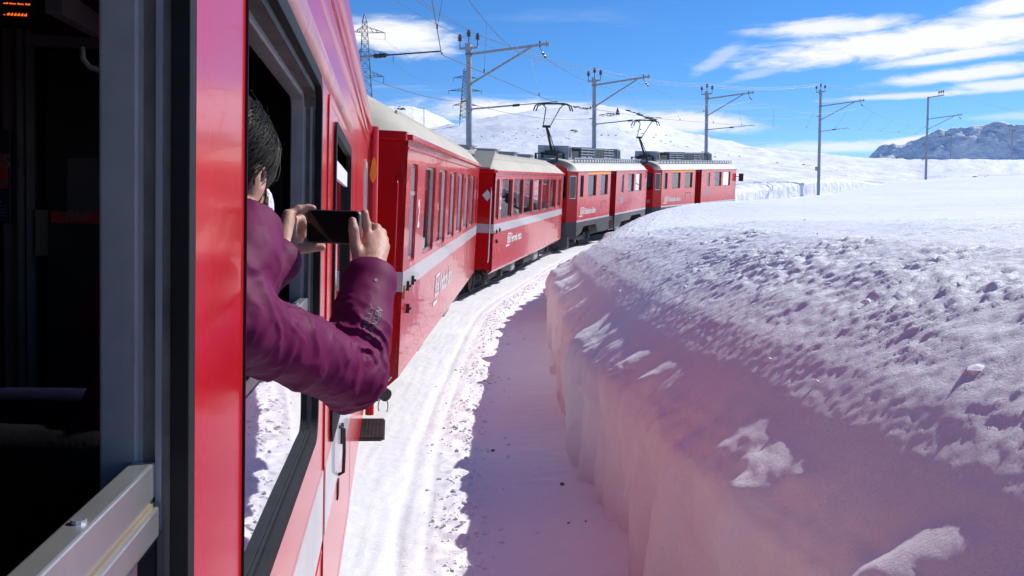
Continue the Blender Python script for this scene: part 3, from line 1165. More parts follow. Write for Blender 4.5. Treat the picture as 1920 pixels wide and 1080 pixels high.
# ------------------------------------------------------------------ coaches
def make_coach(name, key, label, wins, z0w, z1w, stripe, words, number, door_bars, group):
    M_, Ln = VEH[key]
    root = empty(name, M_)
    tag(root, label, 'railway carriage', group)
    zb = 0.78
    paint = RED_WEATHERED
    for sgn in (1, -1):
        out = [(0, zb), (Ln, zb), (Ln, GUT), (0, GUT)]
        holes = [rrect(a * Ln, b * Ln, z0w, z1w, .07) for a, b in wins]
        mk = lambda a, b_, t, sgn=sgn: (sgn * t, a, b_)
        wall_panel('side_wall', out, holes, HW, -.07, paint, root, mk)
        # tucked-under lower edge
        MB().prism([(sgn * HW, zb), (sgn * (HW - .10), zb - .10), (sgn * (HW - .13), zb - .10), (sgn * (HW - .06), zb)], 'y', 0.02, Ln - .02).build('sill_skirt', paint, root)
        for i, (a, b_) in enumerate(wins):
            narrow = (b_ - a) < 0.07
            window_unit(root, a * Ln, b_ * Ln, z0w, z1w, HW, sgn, ALU if narrow and door_bars else (FRAME_DARK if not door_bars else ALU), GLASS if sgn > 0 else GLASS_DARK, bar=(0.70 if narrow and door_bars else None), fw=0.03)
        st = MB()
        st.box(sgn * (HW - .001), sgn * (HW + .003), .006, Ln - .006, stripe[0], stripe[1])
        st.build('stripe', STRIPE, root)
        g = MB()
        g.box(sgn * (HW - .02), sgn * (HW + .05), -.04, Ln + .04, GUT - .02, GUT + .035)
        g.box(sgn * (HW - .02), sgn * (HW + .015), -.02, Ln + .02, GUT - .11, GUT - .085)
        g.build('gutter', RED, root, bevel=.008)
    # ends
    for y, sg in ((0.0, -1), (Ln, 1)):
        out = [(-HW + .002, zb), (HW - .002, zb), (HW - .002, GUT + .02), (-HW + .002, GUT + .02)]
        door = [(-.42, 1.02), (.42, 1.02), (.42, 2.95), (-.42, 2.95)]
        mk = lambda a, b_, t: (a, t, b_)
        wall_panel('end_wall', out, [door], y, -sg * .06, RED, root, mk)
        # stripe carries round the end either side of the gangway
        for xa, xb in ((.62, HW - .004), (-HW + .004, -.62)):
            MB().box(xa, xb, min(y + sg * .003, y + sg * .001), max(y + sg * .003, y + sg * .001), stripe[0], stripe[1]).build('stripe', STRIPE, root)
        # corridor connection: rubber tube frame standing out from the end
        gw = MB()
        for sx in (-1, 1):
            gw.tube([(sx * .62, y + sg * .30, .90), (sx * .62, y + sg * .30, 3.05)], .10, 12)
            gw.box(min(sx * .54, sx * .62), max(sx * .54, sx * .62), min(y, y + sg * .32), max(y, y + sg * .32), .9, 3.05)
        gw.tube([(-.64, y + sg * .30, 3.05), (.64, y + sg * .30, 3.05)], .10, 12)
        gw.build('gangway_frame', RUBBER, root, smooth=True, auto=40)
        hd = MB()
        hd.box(-HW, HW, min(y - .0 * sg, y + sg * .12), max(y, y + sg * .12), GUT - .03, GUT + .06)
        hd.build('end_lip', RED, root, bevel=.015)
        hr = MB()
        hr.tube([(HW - .10, y + sg * .02, .98), (HW - .08, y + sg * .07, 1.08), (HW - .08, y + sg * .07, 2.72), (HW - .10, y + sg * .02, 2.82)], .013, 8)
        hr.build('handrail', RED if key == 'car2' else WHITE2, root, smooth=True)
        # coupler and hoses
        cp = MB()
        cp.box(-.13, .13, min(y, y + sg * .55), max(y, y + sg * .55), .62, .84)
        cp.tube([(0, y + sg * .5, .73), (0, y + sg * .62, .73)], .22, 16)
        cp.build('coupler', UNDER, root)
        hs = MB()
        hs.tube([(.75, y + sg * .02, .82), (.78, y + sg * .16, .70), (.70, y + sg * .34, .52), (.58, y + sg * .46, .56), (.52, y + sg * .52, .66)], .028, 8)
        hs.build('brake_hose', RUBBER, root, smooth=True)
    # plug connector hanging at the near corner
    pl = MB()
    pl.tube([(1.08, .04, .82), (1.10, -.10, .74), (1.14, -.16, .67)], .024, 8)
    pl.tube([(1.12, -.12, .68), (1.22, -.22, .65)], .050, 12)
    pl.tube([(1.21, -.21, .655), (1.25, -.25, .645)], .066, 12)
    ch = [(1.22 + .055 * math.sin(a) * .9, -.24, .64 - .10 * (1 - math.cos(a)) * .9 - .02) for a in np.linspace(-2.2, 2.2, 12)]
    pl.tube(ch, .005, 5)
    pl.build('jumper_plug', UNDER, root, smooth=True, auto=40)
    # roof
    rise = 0.50
    ys = [(-.10, .985, -.01), (.02, .99, 0), (.25, 1.0, 0), (.60, 1.0, .0)] + [(y, 1.0, 0) for y in np.linspace(1.0, Ln - 1.0, 10)] + [(Ln - .60, 1, 0), (Ln - .25, 1, 0), (Ln - .02, .99, 0), (Ln + .10, .985, -.01)]
    secs = roof_sections(ys, HW, GUT + .03, rise)
    for q, s_ in enumerate(secs):
        dk = {0: .10, 1: .40, 2: .74, 3: .94, len(secs) - 1: .10, len(secs) - 2: .40, len(secs) - 3: .74, len(secs) - 4: .94}.get(q, 1)
        if dk < 1:
            secs[q] = [(x, y, GUT + .03 + (z - GUT - .03) * dk) for x, y, z in s_]
    rf = MB().loft(secs).build('roof', CREAM, root, smooth=True, auto=50)
    rb = MB()
    for xa in (-1.08, -.75, .75, 1.08):
        a = abs(xa) / (HW + .03)
        zz = GUT + .03 + rise * (1 - a ** 2.6) ** .75
        rb.box(xa - .012, xa + .012, .7, Ln - .7, zz - .02, zz + .018)
    rb.build('roof_rib', CREAM, rf)
    nv = 4
    for i in range(nv):
        vt = MB()
        y = Ln * (i + .6) / nv
        vt.box(-.28, .28, y - .25, y + .25, GUT + rise - .02, GUT + rise + .13)
        vt.box(-.34, .34, y - .31, y + .31, GUT + rise + .13, GUT + rise + .16)
        vt.build('roof_vent', STEEL, rf)
    # steps from roof to the next car
    if key == 'car3':
        ec = MB()
        ec.prism([(-.12, GUT + .10), (.40, GUT + .50), (.48, GUT + .50), (.48, GUT + .42), (-.06, GUT + .04)], 'x', .70, HW - .12)
        ec.build('roof_end_flap', CREAM, rf)
    # floor, interior
    MB().box(-HW + .06, HW - .06, .05, Ln - .05, .80, 1.0).build('floor', INNER, root)
    MB().box(-HW + .07, HW - .07, .08, Ln - .08, 3.06, 3.1).build('ceiling', INNER_PALE, root)
    seat = None
    ws = [w for w in wins if (w[1] - w[0]) >= .07]
    for a, b_ in ws:
        for sx in (-1, 1):
            for off, dr in ((.12, 1), (.88, -1)):
                y = (a + (b_ - a) * off) * Ln
                if seat is None:
                    s_ = MB()
                    s_.prism([(-.05, .42), (.42, .46), (.42, .36), (-.02, .30), (-.16, 1.02), (-.11, 1.16), (-.03, 1.14)], 'x', -.48, .48)
                    seat = s_.build('seat', SEATBLUE, root, bevel=.03)
                    o = seat
                else:
                    o = seat.copy()
                    COL.objects.link(o)
                    o.parent = root
                o.location = (sx * .72, y, 1.0)
                o.rotation_euler = (0, 0, 0 if dr > 0 else math.pi)
    # underframe
    make_bogie(root, 1.9)
    make_bogie(root, Ln - 1.9)
    for i, (y, ln, zlow, xw) in enumerate(((Ln * .30, .55, .40, .30), (Ln * .46, 1.3, .42, .5), (Ln * .62, .8, .36, .4))):
        for sx in (-1, 1):
            bx = MB().box(sx * 1.10 - (xw if sx > 0 else 0), sx * 1.10 + (xw if sx < 0 else 0), y, y + ln, zlow, .80)
            bx.box(sx * 1.10 - .004, sx * 1.10 + .012, y + .03, y + ln - .03, zlow + .04, .74)
            bx.build('equipment_box', STEEL if i % 2 == 0 else UNDER, root, bevel=.01)
    MB().box(-.35, .35, 2.9, Ln - 2.9, .5, .8).build('underframe', UNDER, root)
    # writing and small fittings
    if words:
        logo(root, HW + .002, Ln * (.27 if key == 'car2' else .145), 1.12 if key == 'car2' else 1.26, .40 if key == 'car2' else .34, words, xs=.8)
    if number:
        text('class_number', number, .42, WHITE, root, side_text_matrix(HW + .004, (wins[0][1] + .008) * Ln, 2.28), bold=.012, xs=.8)
    for (y, z) in ((.32, stripe[0] + .03), (.70, stripe[0] + .05), (.40, stripe[0] - .22)):
        ft = MB()
        ft.box(HW, HW + .03, y - .012, y + .012, z - .05, z + .05)
        ft.box(HW, HW + .05, y - .03, y + .03, z - .012, z + .012)
        ft.build('bracket', BLACK, root)
    lt = MB()
    lt.box(HW - .01, HW + .022, .06, .085, stripe[0] - .08, stripe[0] + .06)
    lt.build('lamp_bracket', BRASS, root)
    return root, Ln


# ------------------------------------------------------------------ electric railcars
def make_railcar(name, key, label, group, number, last):
    M_, Ln = VEH[key]
    root = empty(name, M_)
    tag(root, label, 'railcar', group)
    zb, zs = 1.22, 1.30                    # bottom of red, top of pale line
    CH = .42                               # chamfered cab corner length
    XE = 1.02
    ra, rb_ = .412 * Ln, .489 * Ln         # recessed entrance
    wins = [(.02 + CH / Ln, .092), (.141, .235), (.286, .376), (.662, .754), (.782, .880), (.903, .972)]
    doorwin = (.560, .598)
    zw0, zw1 = 2.18, 3.05
    for sgn in (1, -1):
        mk = lambda a, b_, t, sgn=sgn: (sgn * t, a, b_)
        for ya, yb in ((CH, ra), (rb_, Ln - CH)):
            out = [(ya, zb), (yb, zb), (yb, GUT), (ya, GUT)]
            holes = []
            for a, b_ in wins:
                if a * Ln > ya and b_ * Ln < yb + .02:
                    holes.append(rrect(a * Ln, min(b_ * Ln, yb - .04), zw0, zw1, .06))
            if doorwin[0] * Ln > ya and doorwin[1] * Ln < yb:
                holes.append(rrect(doorwin[0] * Ln, doorwin[1] * Ln, zw0 - .02, zw1, .05))
            wall_panel('side_wall', out, holes, HW, -.07, RED_WEATHERED, root, mk)
        for a, b_ in wins:
            if b_ * Ln > Ln - CH:
                b_ = (Ln - CH - .04) / Ln
            window_unit(root, a * Ln, b_ * Ln, zw0, zw1, HW, sgn, FRAME_DARK, GLASS if sgn > 0 else GLASS_DARK, fw=.025, recess=.05, bar=.52 if (key == 'loco2' and .66 < a < .7) else None)
        window_unit(root, doorwin[0] * Ln, doorwin[1] * Ln, zw0 - .02, zw1, HW, sgn, ALU, GLASS, fw=.03, r=.05, recess=.02)
        # entrance recess
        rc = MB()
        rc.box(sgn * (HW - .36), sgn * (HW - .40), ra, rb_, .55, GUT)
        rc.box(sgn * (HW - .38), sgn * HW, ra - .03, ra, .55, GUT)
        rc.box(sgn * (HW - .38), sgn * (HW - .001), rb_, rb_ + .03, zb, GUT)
        rc.build('entrance_recess', RED_SHADED, root)
        # chamfered cab corners and their panes
        for ye, sg in ((0, 1), (Ln, -1)):
            ps = [(sgn * HW, ye + sg * CH), (sgn * XE, ye)]
            c = MB()
            for (z0, z1) in ((zb, 2.15), (3.02, GUT)):
                c.add([(*ps[0], z0), (*ps[1], z0), (*ps[1], z1), (*ps[0], z1)], [(0, 1, 2, 3)])
            q0 = [ps[0][i] + (ps[1][i] - ps[0][i]) * .22 for i in (0, 1)]
            q1 = [ps[0][i] + (ps[1][i] - ps[0][i]) * .78 for i in (0, 1)]
            c.add([(*ps[0], 2.15), (*q0, 2.15), (*q0, 3.02), (*ps[0], 3.02)], [(0, 1, 2, 3)])
            c.add([(*q1, 2.15), (*ps[1], 2.15), (*ps[1], 3.02), (*q1, 3.02)], [(0, 1, 2, 3)])
            c.build('cab_corner', RED, root)
            g = MB().add([(*q0, 2.15), (*q1, 2.15), (*q1, 3.02), (*q0, 3.02)], [(0, 1, 2, 3)])
            gp = g.build('corner_pane', GLASS, root)
            fr_ = MB()
            for z in (2.15, 3.02):
                fr_.beam((*q0, z), (*q1, z), .03)
            for qq in (q0, q1):
                fr_.beam((*qq, 2.15), (*qq, 3.02), .03)
            fr_.build('pane_frame', ALU, gp)
        # pale line and dark skirt with the bogie cut-outs
        for ya, yb in ((CH, ra), (rb_ + .03, Ln - CH)):
            MB().box(sgn * (HW - .002), sgn * (HW + .004), ya, yb, zb - .03, zb + .045).build('stripe', STRIPE, root)
        sk = MB()
        x0, x1 = sgn * (HW - .06), sgn * (HW - .003)
        sk.prism([(CH, zb), (CH, .72), (CH + .15, .66), (1.05, .72), (1.45, .98), (3.35, .98), (3.75, .62), (ra, .62), (ra, zb)], 'x', x0, x1)
        sk.prism([(rb_, zb), (rb_, .62), (rb_ + 1.0, .62), (rb_ + 1.25, .82), (Ln - 3.8, .82), (Ln - 3.45, 1.0), (Ln - 1.4, 1.0), (Ln - 1.0, .72), (Ln - CH, .66), (Ln - CH, zb)], 'x', x0, x1)
        sk.build('skirt', DARKGREY, root)
        bl = MB()
        bl.prism([(rb_ + .35, .62), (rb_ + 1.0, .62), (rb_ + .95, .40), (rb_ + .45, .34)], 'x', sgn * (HW - .10), sgn * (HW - .02))
        bl.build('step_board', STEEL, root)
    yl = MB()
    yl.box(HW - .001, HW + .004, .135 * Ln, .405 * Ln, GUT - .11, GUT - .015)
    yl.build('first_class_line', YELLOW, root)
    # cab ends
    for y, sg in ((0, -1), (Ln, 1)):
        out = [(-XE, zb), (XE, zb), (XE, GUT)] + [(XE * math.cos(R(a)), GUT + .30 * math.sin(R(a)) ** .8) for a in range(15, 166, 15)] + [(-XE, GUT)]
        mk = lambda a, b_, t: (a, t, b_)
        hl = [rrect(-.95, -.42, 2.15, 3.02, .08), rrect(-.33, .33, 2.15, 3.02, .08), rrect(.42, .95, 2.15, 3.02, .08)]
        wall_panel('cab_end', out, hl, y, -sg * .06, RED, root, mk)
        for (a, b_) in ((-.95, -.42), (-.33, .33), (.42, .95)):
            o = ring('cab_window', rrect(a - .02, b_ + .02, 2.13, 3.04, .09), rrect(a + .03, b_ - .03, 2.18, 2.99, .06), y + sg * .004, y - sg * .02, RUBBER, root, mk)
            lp = rrect(a, b_, 2.15, 3.02, .08)
            MB().add([(p, y - sg * .015, q) for p, q in lp], [tuple(range(len(lp)))]).build('pane', GLASS_DARK, o)
        ed = MB()
        ed.prism([(-XE, zb), (XE, zb), (XE - .02, .45), (.8, .30), (-.8, .30), (-XE + .02, .45)], 'y', y - .02 * sg, y + sg * .03)
        for sx in (-1, 1):
            ed.prism([(sx * HW, CH), (sx * XE, -.0), (sx * (XE - .05), 0.02), (sx * (HW - .06), CH)] if sg < 0 else [(sx * HW, Ln - CH), (sx * XE, Ln), (sx * (XE - .05), Ln - .02), (sx * (HW - .06), Ln - CH)], 'z', .52, zb)
        ed.build('buffer_beam', DARKGREY, root)
        for sx in (-1, 1):
            pw = MB()
            pw.prism([(sx * .25, y + sg * .10), (sx * 1.10, y + sg * .02), (sx * 1.14, y - sg * .10), (sx * .25, y + sg * .03)], 'z', .16, .62)
            pw.build('snow_plough', DARKGREY, root)
        cp = MB()
        cp.box(-.13, .13, min(y, y + sg * .55), max(y, y + sg * .55), .66, .86)
        cp.tube([(0, y + sg * .5, .76), (0, y + sg * .62, .76)], .2, 14)
        cp.build('coupler', UNDER, root)
        for hx, hz in ((-.78, 1.52), (.78, 1.52), (0, 3.14)):
            MB().tube([(hx, y, hz), (hx, y + sg * .06, hz)], .10, 16).build('headlight', ALU, root)
        hr = MB()
        hr.tube([(XE - .06, y + sg * .01, 1.35), (XE - .06, y + sg * .06, 1.40), (XE - .06, y + sg * .06, 2.05), (XE - .06, y + sg * .01, 2.1)], .014, 8)
        hr.build('handrail', BLACK, root)
    # mirror on the leading corner
    if last:
        mr = MB()
        mr.box(HW + .06, HW + .36, Ln - .10, Ln - .02, 2.42, 2.92)
        mr.box(HW - .35, HW + .10, Ln - .08, Ln - .05, 2.70, 2.74)
        mr.build('mirror', BLACK, root, bevel=.03)
    text('number', number, .34, WHITE, root, Matrix(((1, 0, 0, .30), (0, 0, -1, -.008), (0, 1, 0, 1.72), (0, 0, 0, 1))), bold=.008)
    lab = MB()
    lab.box(.34, .58, -.008, -.002, 1.42, 1.62)
    lab.build('crest', mat('dull_crest_' + key, (0.12, 0.07, 0.04), .5), root)
    # roof
    rise = .50
    ys = [(-.01, .78, 0), (.16, .86, 0), (.45, .97, 0), (.7, 1, 0)] + [(y, 1.0, 0) for y in np.linspace(1.2, Ln - 1.2, 8)] + [(Ln - .7, 1, 0), (Ln - .45, .97, 0), (Ln - .16, .86, 0), (Ln + .01, .78, 0)]
    secs = roof_sections(ys, HW, GUT, rise)
    for q, dk in {0: .30, 1: .62, 2: .9, len(secs) - 1: .30, len(secs) - 2: .62, len(secs) - 3: .9}.items():
        secs[q] = [(x, y, GUT + (z - GUT) * dk) for x, y, z in secs[q]]
    rf = MB().loft(secs).build('roof', ROOFWHITE, root, smooth=True, auto=50)
    for sgn in (1, -1):
        eg = MB()
        eg.box(sgn * (HW - .02), sgn * (HW + .035), .4, Ln - .4, GUT - .012, GUT + .018)
        eg.build('gutter', RED, root)
    ec = MB()
    s2 = [[(x * 1.004, y - (.012 if i == 0 else 0), z + .008) for x, y, z in secs[i]] for i in range(0, 3)]
    ec.loft(s2)
    ec.build('roof_end_cap', DARKGREY, rf, smooth=True)
    # walkway rail along the roof edge
    fc = MB()
    for sgn in (1, -1):
        xr = sgn * .98
        zr = GUT + rise * (1 - (abs(xr) / (HW + .03)) ** 2.6) ** .75
        fc.box(xr - .02, xr + .02, .9, Ln - .5, zr + .17, zr + .215)
        fc.box(xr - .02, xr + .02, .9, Ln - .5, zr - .02, zr + .02)
        for y in np.arange(.95, Ln - .5, .42):
            fc.box(xr - .018, xr + .018, y - .05, y + .05, zr, zr + .18)
    fc.build('roof_walkway_rail', STEEL, rf)
    zt = GUT + rise
    eq = []
    y = 1.1
    kinds = (('vent', .62), ('tray', .95), ('grid', 2.1), ('vent3', 1.35), ('grid', 1.75), ('tray', .55), ('vent', .75))
    for kd, ln_ in kinds:
        b = MB()
        if kd == 'tray':
            b.box(-.6, .6, y + .06, y + ln_ - .06, zt - .04, zt + .30)
            for q in np.arange(y + .15, y + ln_ - .15, .18):
                b.tube([(-.5, q, zt + .26), (.62, q, zt + .42)], .05, 6)
            b.build('roof_apparatus', UNDER, rf)
        elif kd == 'grid':
            b.box(-.62, .62, y + .04, y + ln_ - .04, zt - .02, zt + .10)
            for z in (.16, .28, .40):
                b.box(-.66, .66, y + .02, y + ln_ - .02, zt + z, zt + z + .045)
            for q in (y + .1, y + ln_ / 2, y + ln_ - .14):
                b.box(-.67, .67, q, q + .04, zt + .05, zt + .45)
            b.build('brake_resistor', STEEL, rf)
            MB().box(-.60, .60, y + .06, y + ln_ - .06, zt + .10, zt + .44).build('resistor_core', UNDER, rf)
        else:
            n = 3 if kd == 'vent3' else 1
            b.prism([(y + .03, zt - .06), (y + ln_ - .03, zt - .06), (y + ln_ - (.22 if n == 1 else .03), zt + .50), (y + .03, zt + .50)], 'x', -.66, .66)
            o = b.build('vent_box', STEEL, rf, bevel=.015)
            lw = (ln_ - .12 - (.16 if n == 1 else 0)) / n
            for i in range(n):
                MB().box(.655, .672, y + .08 + i * lw, y + .08 + i * lw + lw * .86, zt + .05, zt + .43).build('vent_grille', BLACK, o)
        y += ln_ + .10
    # pantograph
    pg = empty('pantograph', Matrix())
    pg.parent = root
    y0 = .62
    b = MB()
    for sx in (-.45, .45):
        b.beam((sx, y0 - .35, zt + .16), (sx, y0 + .55, zt + .16), .06)
        for dy in (-.3, .5):
            b.tube([(sx, y0 + dy, zt - .1), (sx, y0 + dy, zt + .16)], .05, 8)
    b.beam((-.5, y0 + .35, zt + .18), (.5, y0 + .35, zt + .18), .08)
    b.box(-.25, .25, y0 + .2, y0 + .6, zt + .1, zt + .3)
    b.build('base_frame', UNDER, pg)
    zc = 5.86
    kn = (0, y0 - .42, zt + 1.22)
    MB().tube([(0, y0 + .40, zt + .2), kn], .055, 8).tube([(.10, y0 + .55, zt + .2), (.05, y0 - .34, zt + 1.12)], .02, 6).build('lower_arm', UNDER, pg)
    MB().tube([(-.16, kn[1], kn[2]), (.16, kn[1], kn[2])], .05, 8).tube([(-.14, kn[1], kn[2]), (-.30, y0 + .30, zc - .18)], .02, 6).tube([(.14, kn[1], kn[2]), (.30, y0 + .30, zc - .18)], .02, 6).build('upper_arm', UNDER, pg)
    hd = MB()
    for dy in (.16, .46):
        hd.tube([(-.78, y0 + dy, zc - .30), (-.70, y0 + dy, zc - .10), (-.52, y0 + dy, zc - .015), (.52, y0 + dy, zc - .015), (.70, y0 + dy, zc - .10), (.78, y0 + dy, zc - .30)], .028, 6)
    for sx in (-.42, .42):
        hd.beam((sx, y0 + .10, zc - .06), (sx, y0 + .50, zc - .06), .05, .03)
        hd.tube([(sx * .72, y0 + .30, zc - .18), (sx, y0 + .30, zc - .07)], .02, 6)
    hd.build('collector_head', UNDER, pg)
    # interior, floor, running gear
    MB().box(-HW + .08, HW - .08, .45, Ln - .45, .98, 1.15).build('floor', INNER, root)
    MB().box(-HW + .08, HW - .08, .45, Ln - .45, 3.08, 3.12).build('ceiling', INNER, root)
    for yy in (1.6, ra - .06, rb_ + .06, Ln - 1.6):
        MB().box(-HW + .1, HW - .1, yy - .02, yy + .02, 1.15, 3.08).build('partition', INNER_PALE, root)
    make_bogie(root, 2.4, 2.0)
    make_bogie(root, Ln - 2.4, 2.0)
    MB().box(-.8, .8, 4.0, Ln - 4.0, .45, 1.0).build('underframe', UNDER, root)
    logo(root, HW + .002, .065 * Ln, 1.40, .36, 'Rhätische Bahn', xs=.8)
    fl = MB()
    ya, yb, za, zc2 = .30 * Ln, .355 * Ln, 1.62, 1.92
    for q in ((ya, ya + .02, za, zc2), (ya, yb, zc2 - .02, zc2), (yb + .05, yb + .09, za, za + .07), (yb + .05, yb + .09, zc2 - .1, zc2 - .02), (yb - .05, yb, zc2 - .06, zc2)):
        fl.box(HW, HW + .006, *q)
    fl.build('access_flap', BLACK, root)
    pc = MB().box(HW, HW + .004, .545 * Ln, .595 * Ln, 1.72, 1.98)
    pc.build('notice', STEEL, root)
    return root


WINS2 = [(.028, .074)] + [(.134 + .1315 * i, .134 + .1315 * i + .094) for i in range(6)] + [(.938, .975)]
WINS3 = [(.012, .042)] + [(.066 + .1335 * i, .066 + .1335 * i + .116) for i in range(6)] + [(.893, .957)]
GRP = 'red train carriages rounding the curve'
car2, L2 = make_coach('railway_carriage', 'car2', 'red carriage with cream roof directly ahead, number 2 beside its first window', WINS2, 1.92, 2.96, (1.66, 1.86), 'Rhätische Bahn', '2', True, GRP)
car3, L3 = make_coach('railway_carriage', 'car3', 'red carriage with wide windows coupled behind the two railcars', WINS3, 2.02, 3.02, (1.70, 1.92), 'Ferrovia retica', '2', False, GRP)
make_railcar('railcar', 'loco1', 'rear red railcar, coupled to the last carriage, pantograph raised', GRP + ' railcars', '55', False)
make_railcar('railcar', 'loco2', 'leading red railcar at the head of the train, black mirror on its corner', GRP + ' railcars', '56', True)
# white diamond plate on the end of the second carriage
_dm = MB().add([(1.02, -.05, 2.62), (1.14, -.05, 2.76), (1.26, -.05, 2.62), (1.14, -.05, 2.48), (1.02, -.035, 2.62), (1.14, -.035, 2.76), (1.26, -.035, 2.62), (1.14, -.035, 2.48)],
               [(0, 1, 2, 3), (7, 6, 5, 4), (0, 4, 5, 1), (1, 5, 6, 2), (2, 6, 7, 3), (3, 7, 4, 0)])
_dm.build('marker_plate', WHITE2, car3)
# ------------------------------------------------------------------ the carriage the photographer leans out of
own = empty('railway_carriage', OWN)
tag(own, 'glossy red carriage filling the left side, a passenger leaning from its window', 'railway carriage', GRP)
ZC = OWN_CAM.z
ZB = ZC - 1.50
ZG = ZC + 0.60                  # underside of the cornice
Z0, Z1 = ZC - 0.585, ZC + 0.385


def yx(u, x=HW):
    return LX(u, 424, x).y


W = [(yx(361) - 1.38, yx(361) - .022), (yx(457) + .004, yx(600) - .02)]
DOORY = (yx(612), yx(662))
WD = (yx(622), yx(652))
NW = (6.55, 6.98)
holes = [rrect(a, b, Z0, Z1, .07, 7) for a, b in W] + [rrect(WD[0], WD[1], Z0 - .15, ZC + .335, .05, 7), rrect(NW[0], NW[1], Z0 - .1, ZC + .44, .04)]
back_w = [(-5.4, -4.1), (-3.75, -2.45), (-2.1, -.80)]
back_w = [w for w in back_w if w[1] < W[0][0] - .2]
holes += [rrect(a, b, Z0, Z1, .07) for a, b in back_w]
wall_panel('side_wall', [(OWN_Y0, ZB), (OWN_Y1, ZB), (OWN_Y1, ZG), (OWN_Y0, ZG)], holes, HW, -.012, RED, own)
for a, b in back_w:
    window_unit(own, a, b, Z0, Z1, HW, 1, FRAME, GLASS)
# far wall, ends, floor and ceiling
holesL = [rrect(a, b, Z0, Z1, .07) for a, b in ((-5.4, -4.1), (-3.75, -2.45))]
wall_panel('side_wall', [(OWN_Y0, ZB), (OWN_Y1, ZB), (OWN_Y1, ZG), (OWN_Y0, ZG)], holesL, -HW, .05, RED, own)
for a, b in ((-5.4, -4.1), (-3.75, -2.45)):
    window_unit(own, a, b, Z0, Z1, HW, -1, FRAME, GLASS_DARK)
for y in (OWN_Y0, OWN_Y1 - .05):
    MB().box(-HW + .013, HW - .013, y, y + .05, ZB, ZG + .1).build('end_wall', RED, own)
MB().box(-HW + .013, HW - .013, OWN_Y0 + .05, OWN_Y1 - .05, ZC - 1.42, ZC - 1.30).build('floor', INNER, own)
cl = MB()
cl.box(-HW + .06, HW - .06, OWN_Y0 + .05, OWN_Y1 - .05, ZC + .80, ZC + .84)
for x in np.arange(-1.2, 1.22, .034):
    cl.box(x, x + .016, OWN_Y0 + .05, OWN_Y1 - .05, ZC + .788, ZC + .80)
cl.build('ceiling', INNER_PALE, own)
# inner lining between the windows
ih = [rrect(a - .03, b + .03, Z0 - .02, Z1 + .03, .05) for a, b in W] + [rrect(WD[0] - .03, WD[1] + .03, Z0 - .17, ZC + .45, .06), rrect(NW[0] - .02, NW[1] + .02, Z0 - .1, ZC + .44, .04)]
ih += [rrect(a, b, Z0, Z1, .07) for a, b in back_w]
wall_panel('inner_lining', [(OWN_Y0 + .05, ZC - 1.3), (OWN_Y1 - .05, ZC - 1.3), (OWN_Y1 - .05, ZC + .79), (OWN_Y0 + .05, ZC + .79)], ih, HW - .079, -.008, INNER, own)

# cornice and gutter: rolled steel mouldings above the windows
cn = MB()


def strip(b, pts, y0, y1):
    b.loft([[(HW + x, y, ZC + z) for x, z in pts] for y in (y0, y1)])


strip(cn, [(.0, .408), (.004, .412), (.012, .440), (.014, .462), (.011, .474), (.0, .482)], OWN_Y0, WD[1] + .10)
cn.build('rain_strip', mat('faded_pink_paint', (0.50, 0.20, 0.19), .38, vary=.2, vscale=7, coat=.3, dirt=(.36, .22, .20)), own, smooth=True, auto=30)
g = MB()
strip(g, [(.0, .595), (.006, .61), (.010, .63), (.008, .655), (.015, .664), (.017, .69), (.012, .71), (.020, .722), (.030, .755), (.034, .79), (.028, .815), (.01, .83), (-.03, .835)], OWN_Y0, OWN_Y1 + .02)
g.build('gutter', RED, own, smooth=True, auto=28)
secs = []
for y in (OWN_Y0, OWN_Y1 + .05):
    secs.append([(HW * a, y, ZC + .82 + .55 * (1 - abs(a) ** 2.6) ** .75) for a in np.linspace(-1, 1, 21)])
MB().loft(secs).build('roof', CREAM, own, smooth=True)
MB().box(-HW - .03, -HW + .02, OWN_Y0, OWN_Y1, ZC + .595, ZC + .84).build('gutter', RED, own)
MB().box(-HW + .02, HW - .015, OWN_Y0, OWN_Y0 + .04, ZC + .65, ZC + 1.3).build('end_wall', RED, own)

# grey waist stripe, lower panel lips and the bottom edge
MB().box(HW - .001, HW + .003, OWN_Y0, DOORY[0] - .012, ZC - .985, ZC - .765).build('stripe', STRIPE, own)
st = MB()
st.box(HW + .0035, HW + .0065, DOORY[0] + .03, DOORY[1] - .03, ZC - .985, ZC - .765)
st.build('stripe', STRIPE, own)
MB().box(HW - .001, HW + .003, DOORY[1] + .012, OWN_Y1, ZC - .985, ZC - .765).build('stripe', STRIPE, own)
for z in (-1.02,):
    bd = MB()
    strip(bd, [(.0, z - .008), (.0025, z - .003), (.0025, z + .003), (.0, z + .008)], OWN_Y0, DOORY[0] - .02)
    bd.build('bead', RED, own)


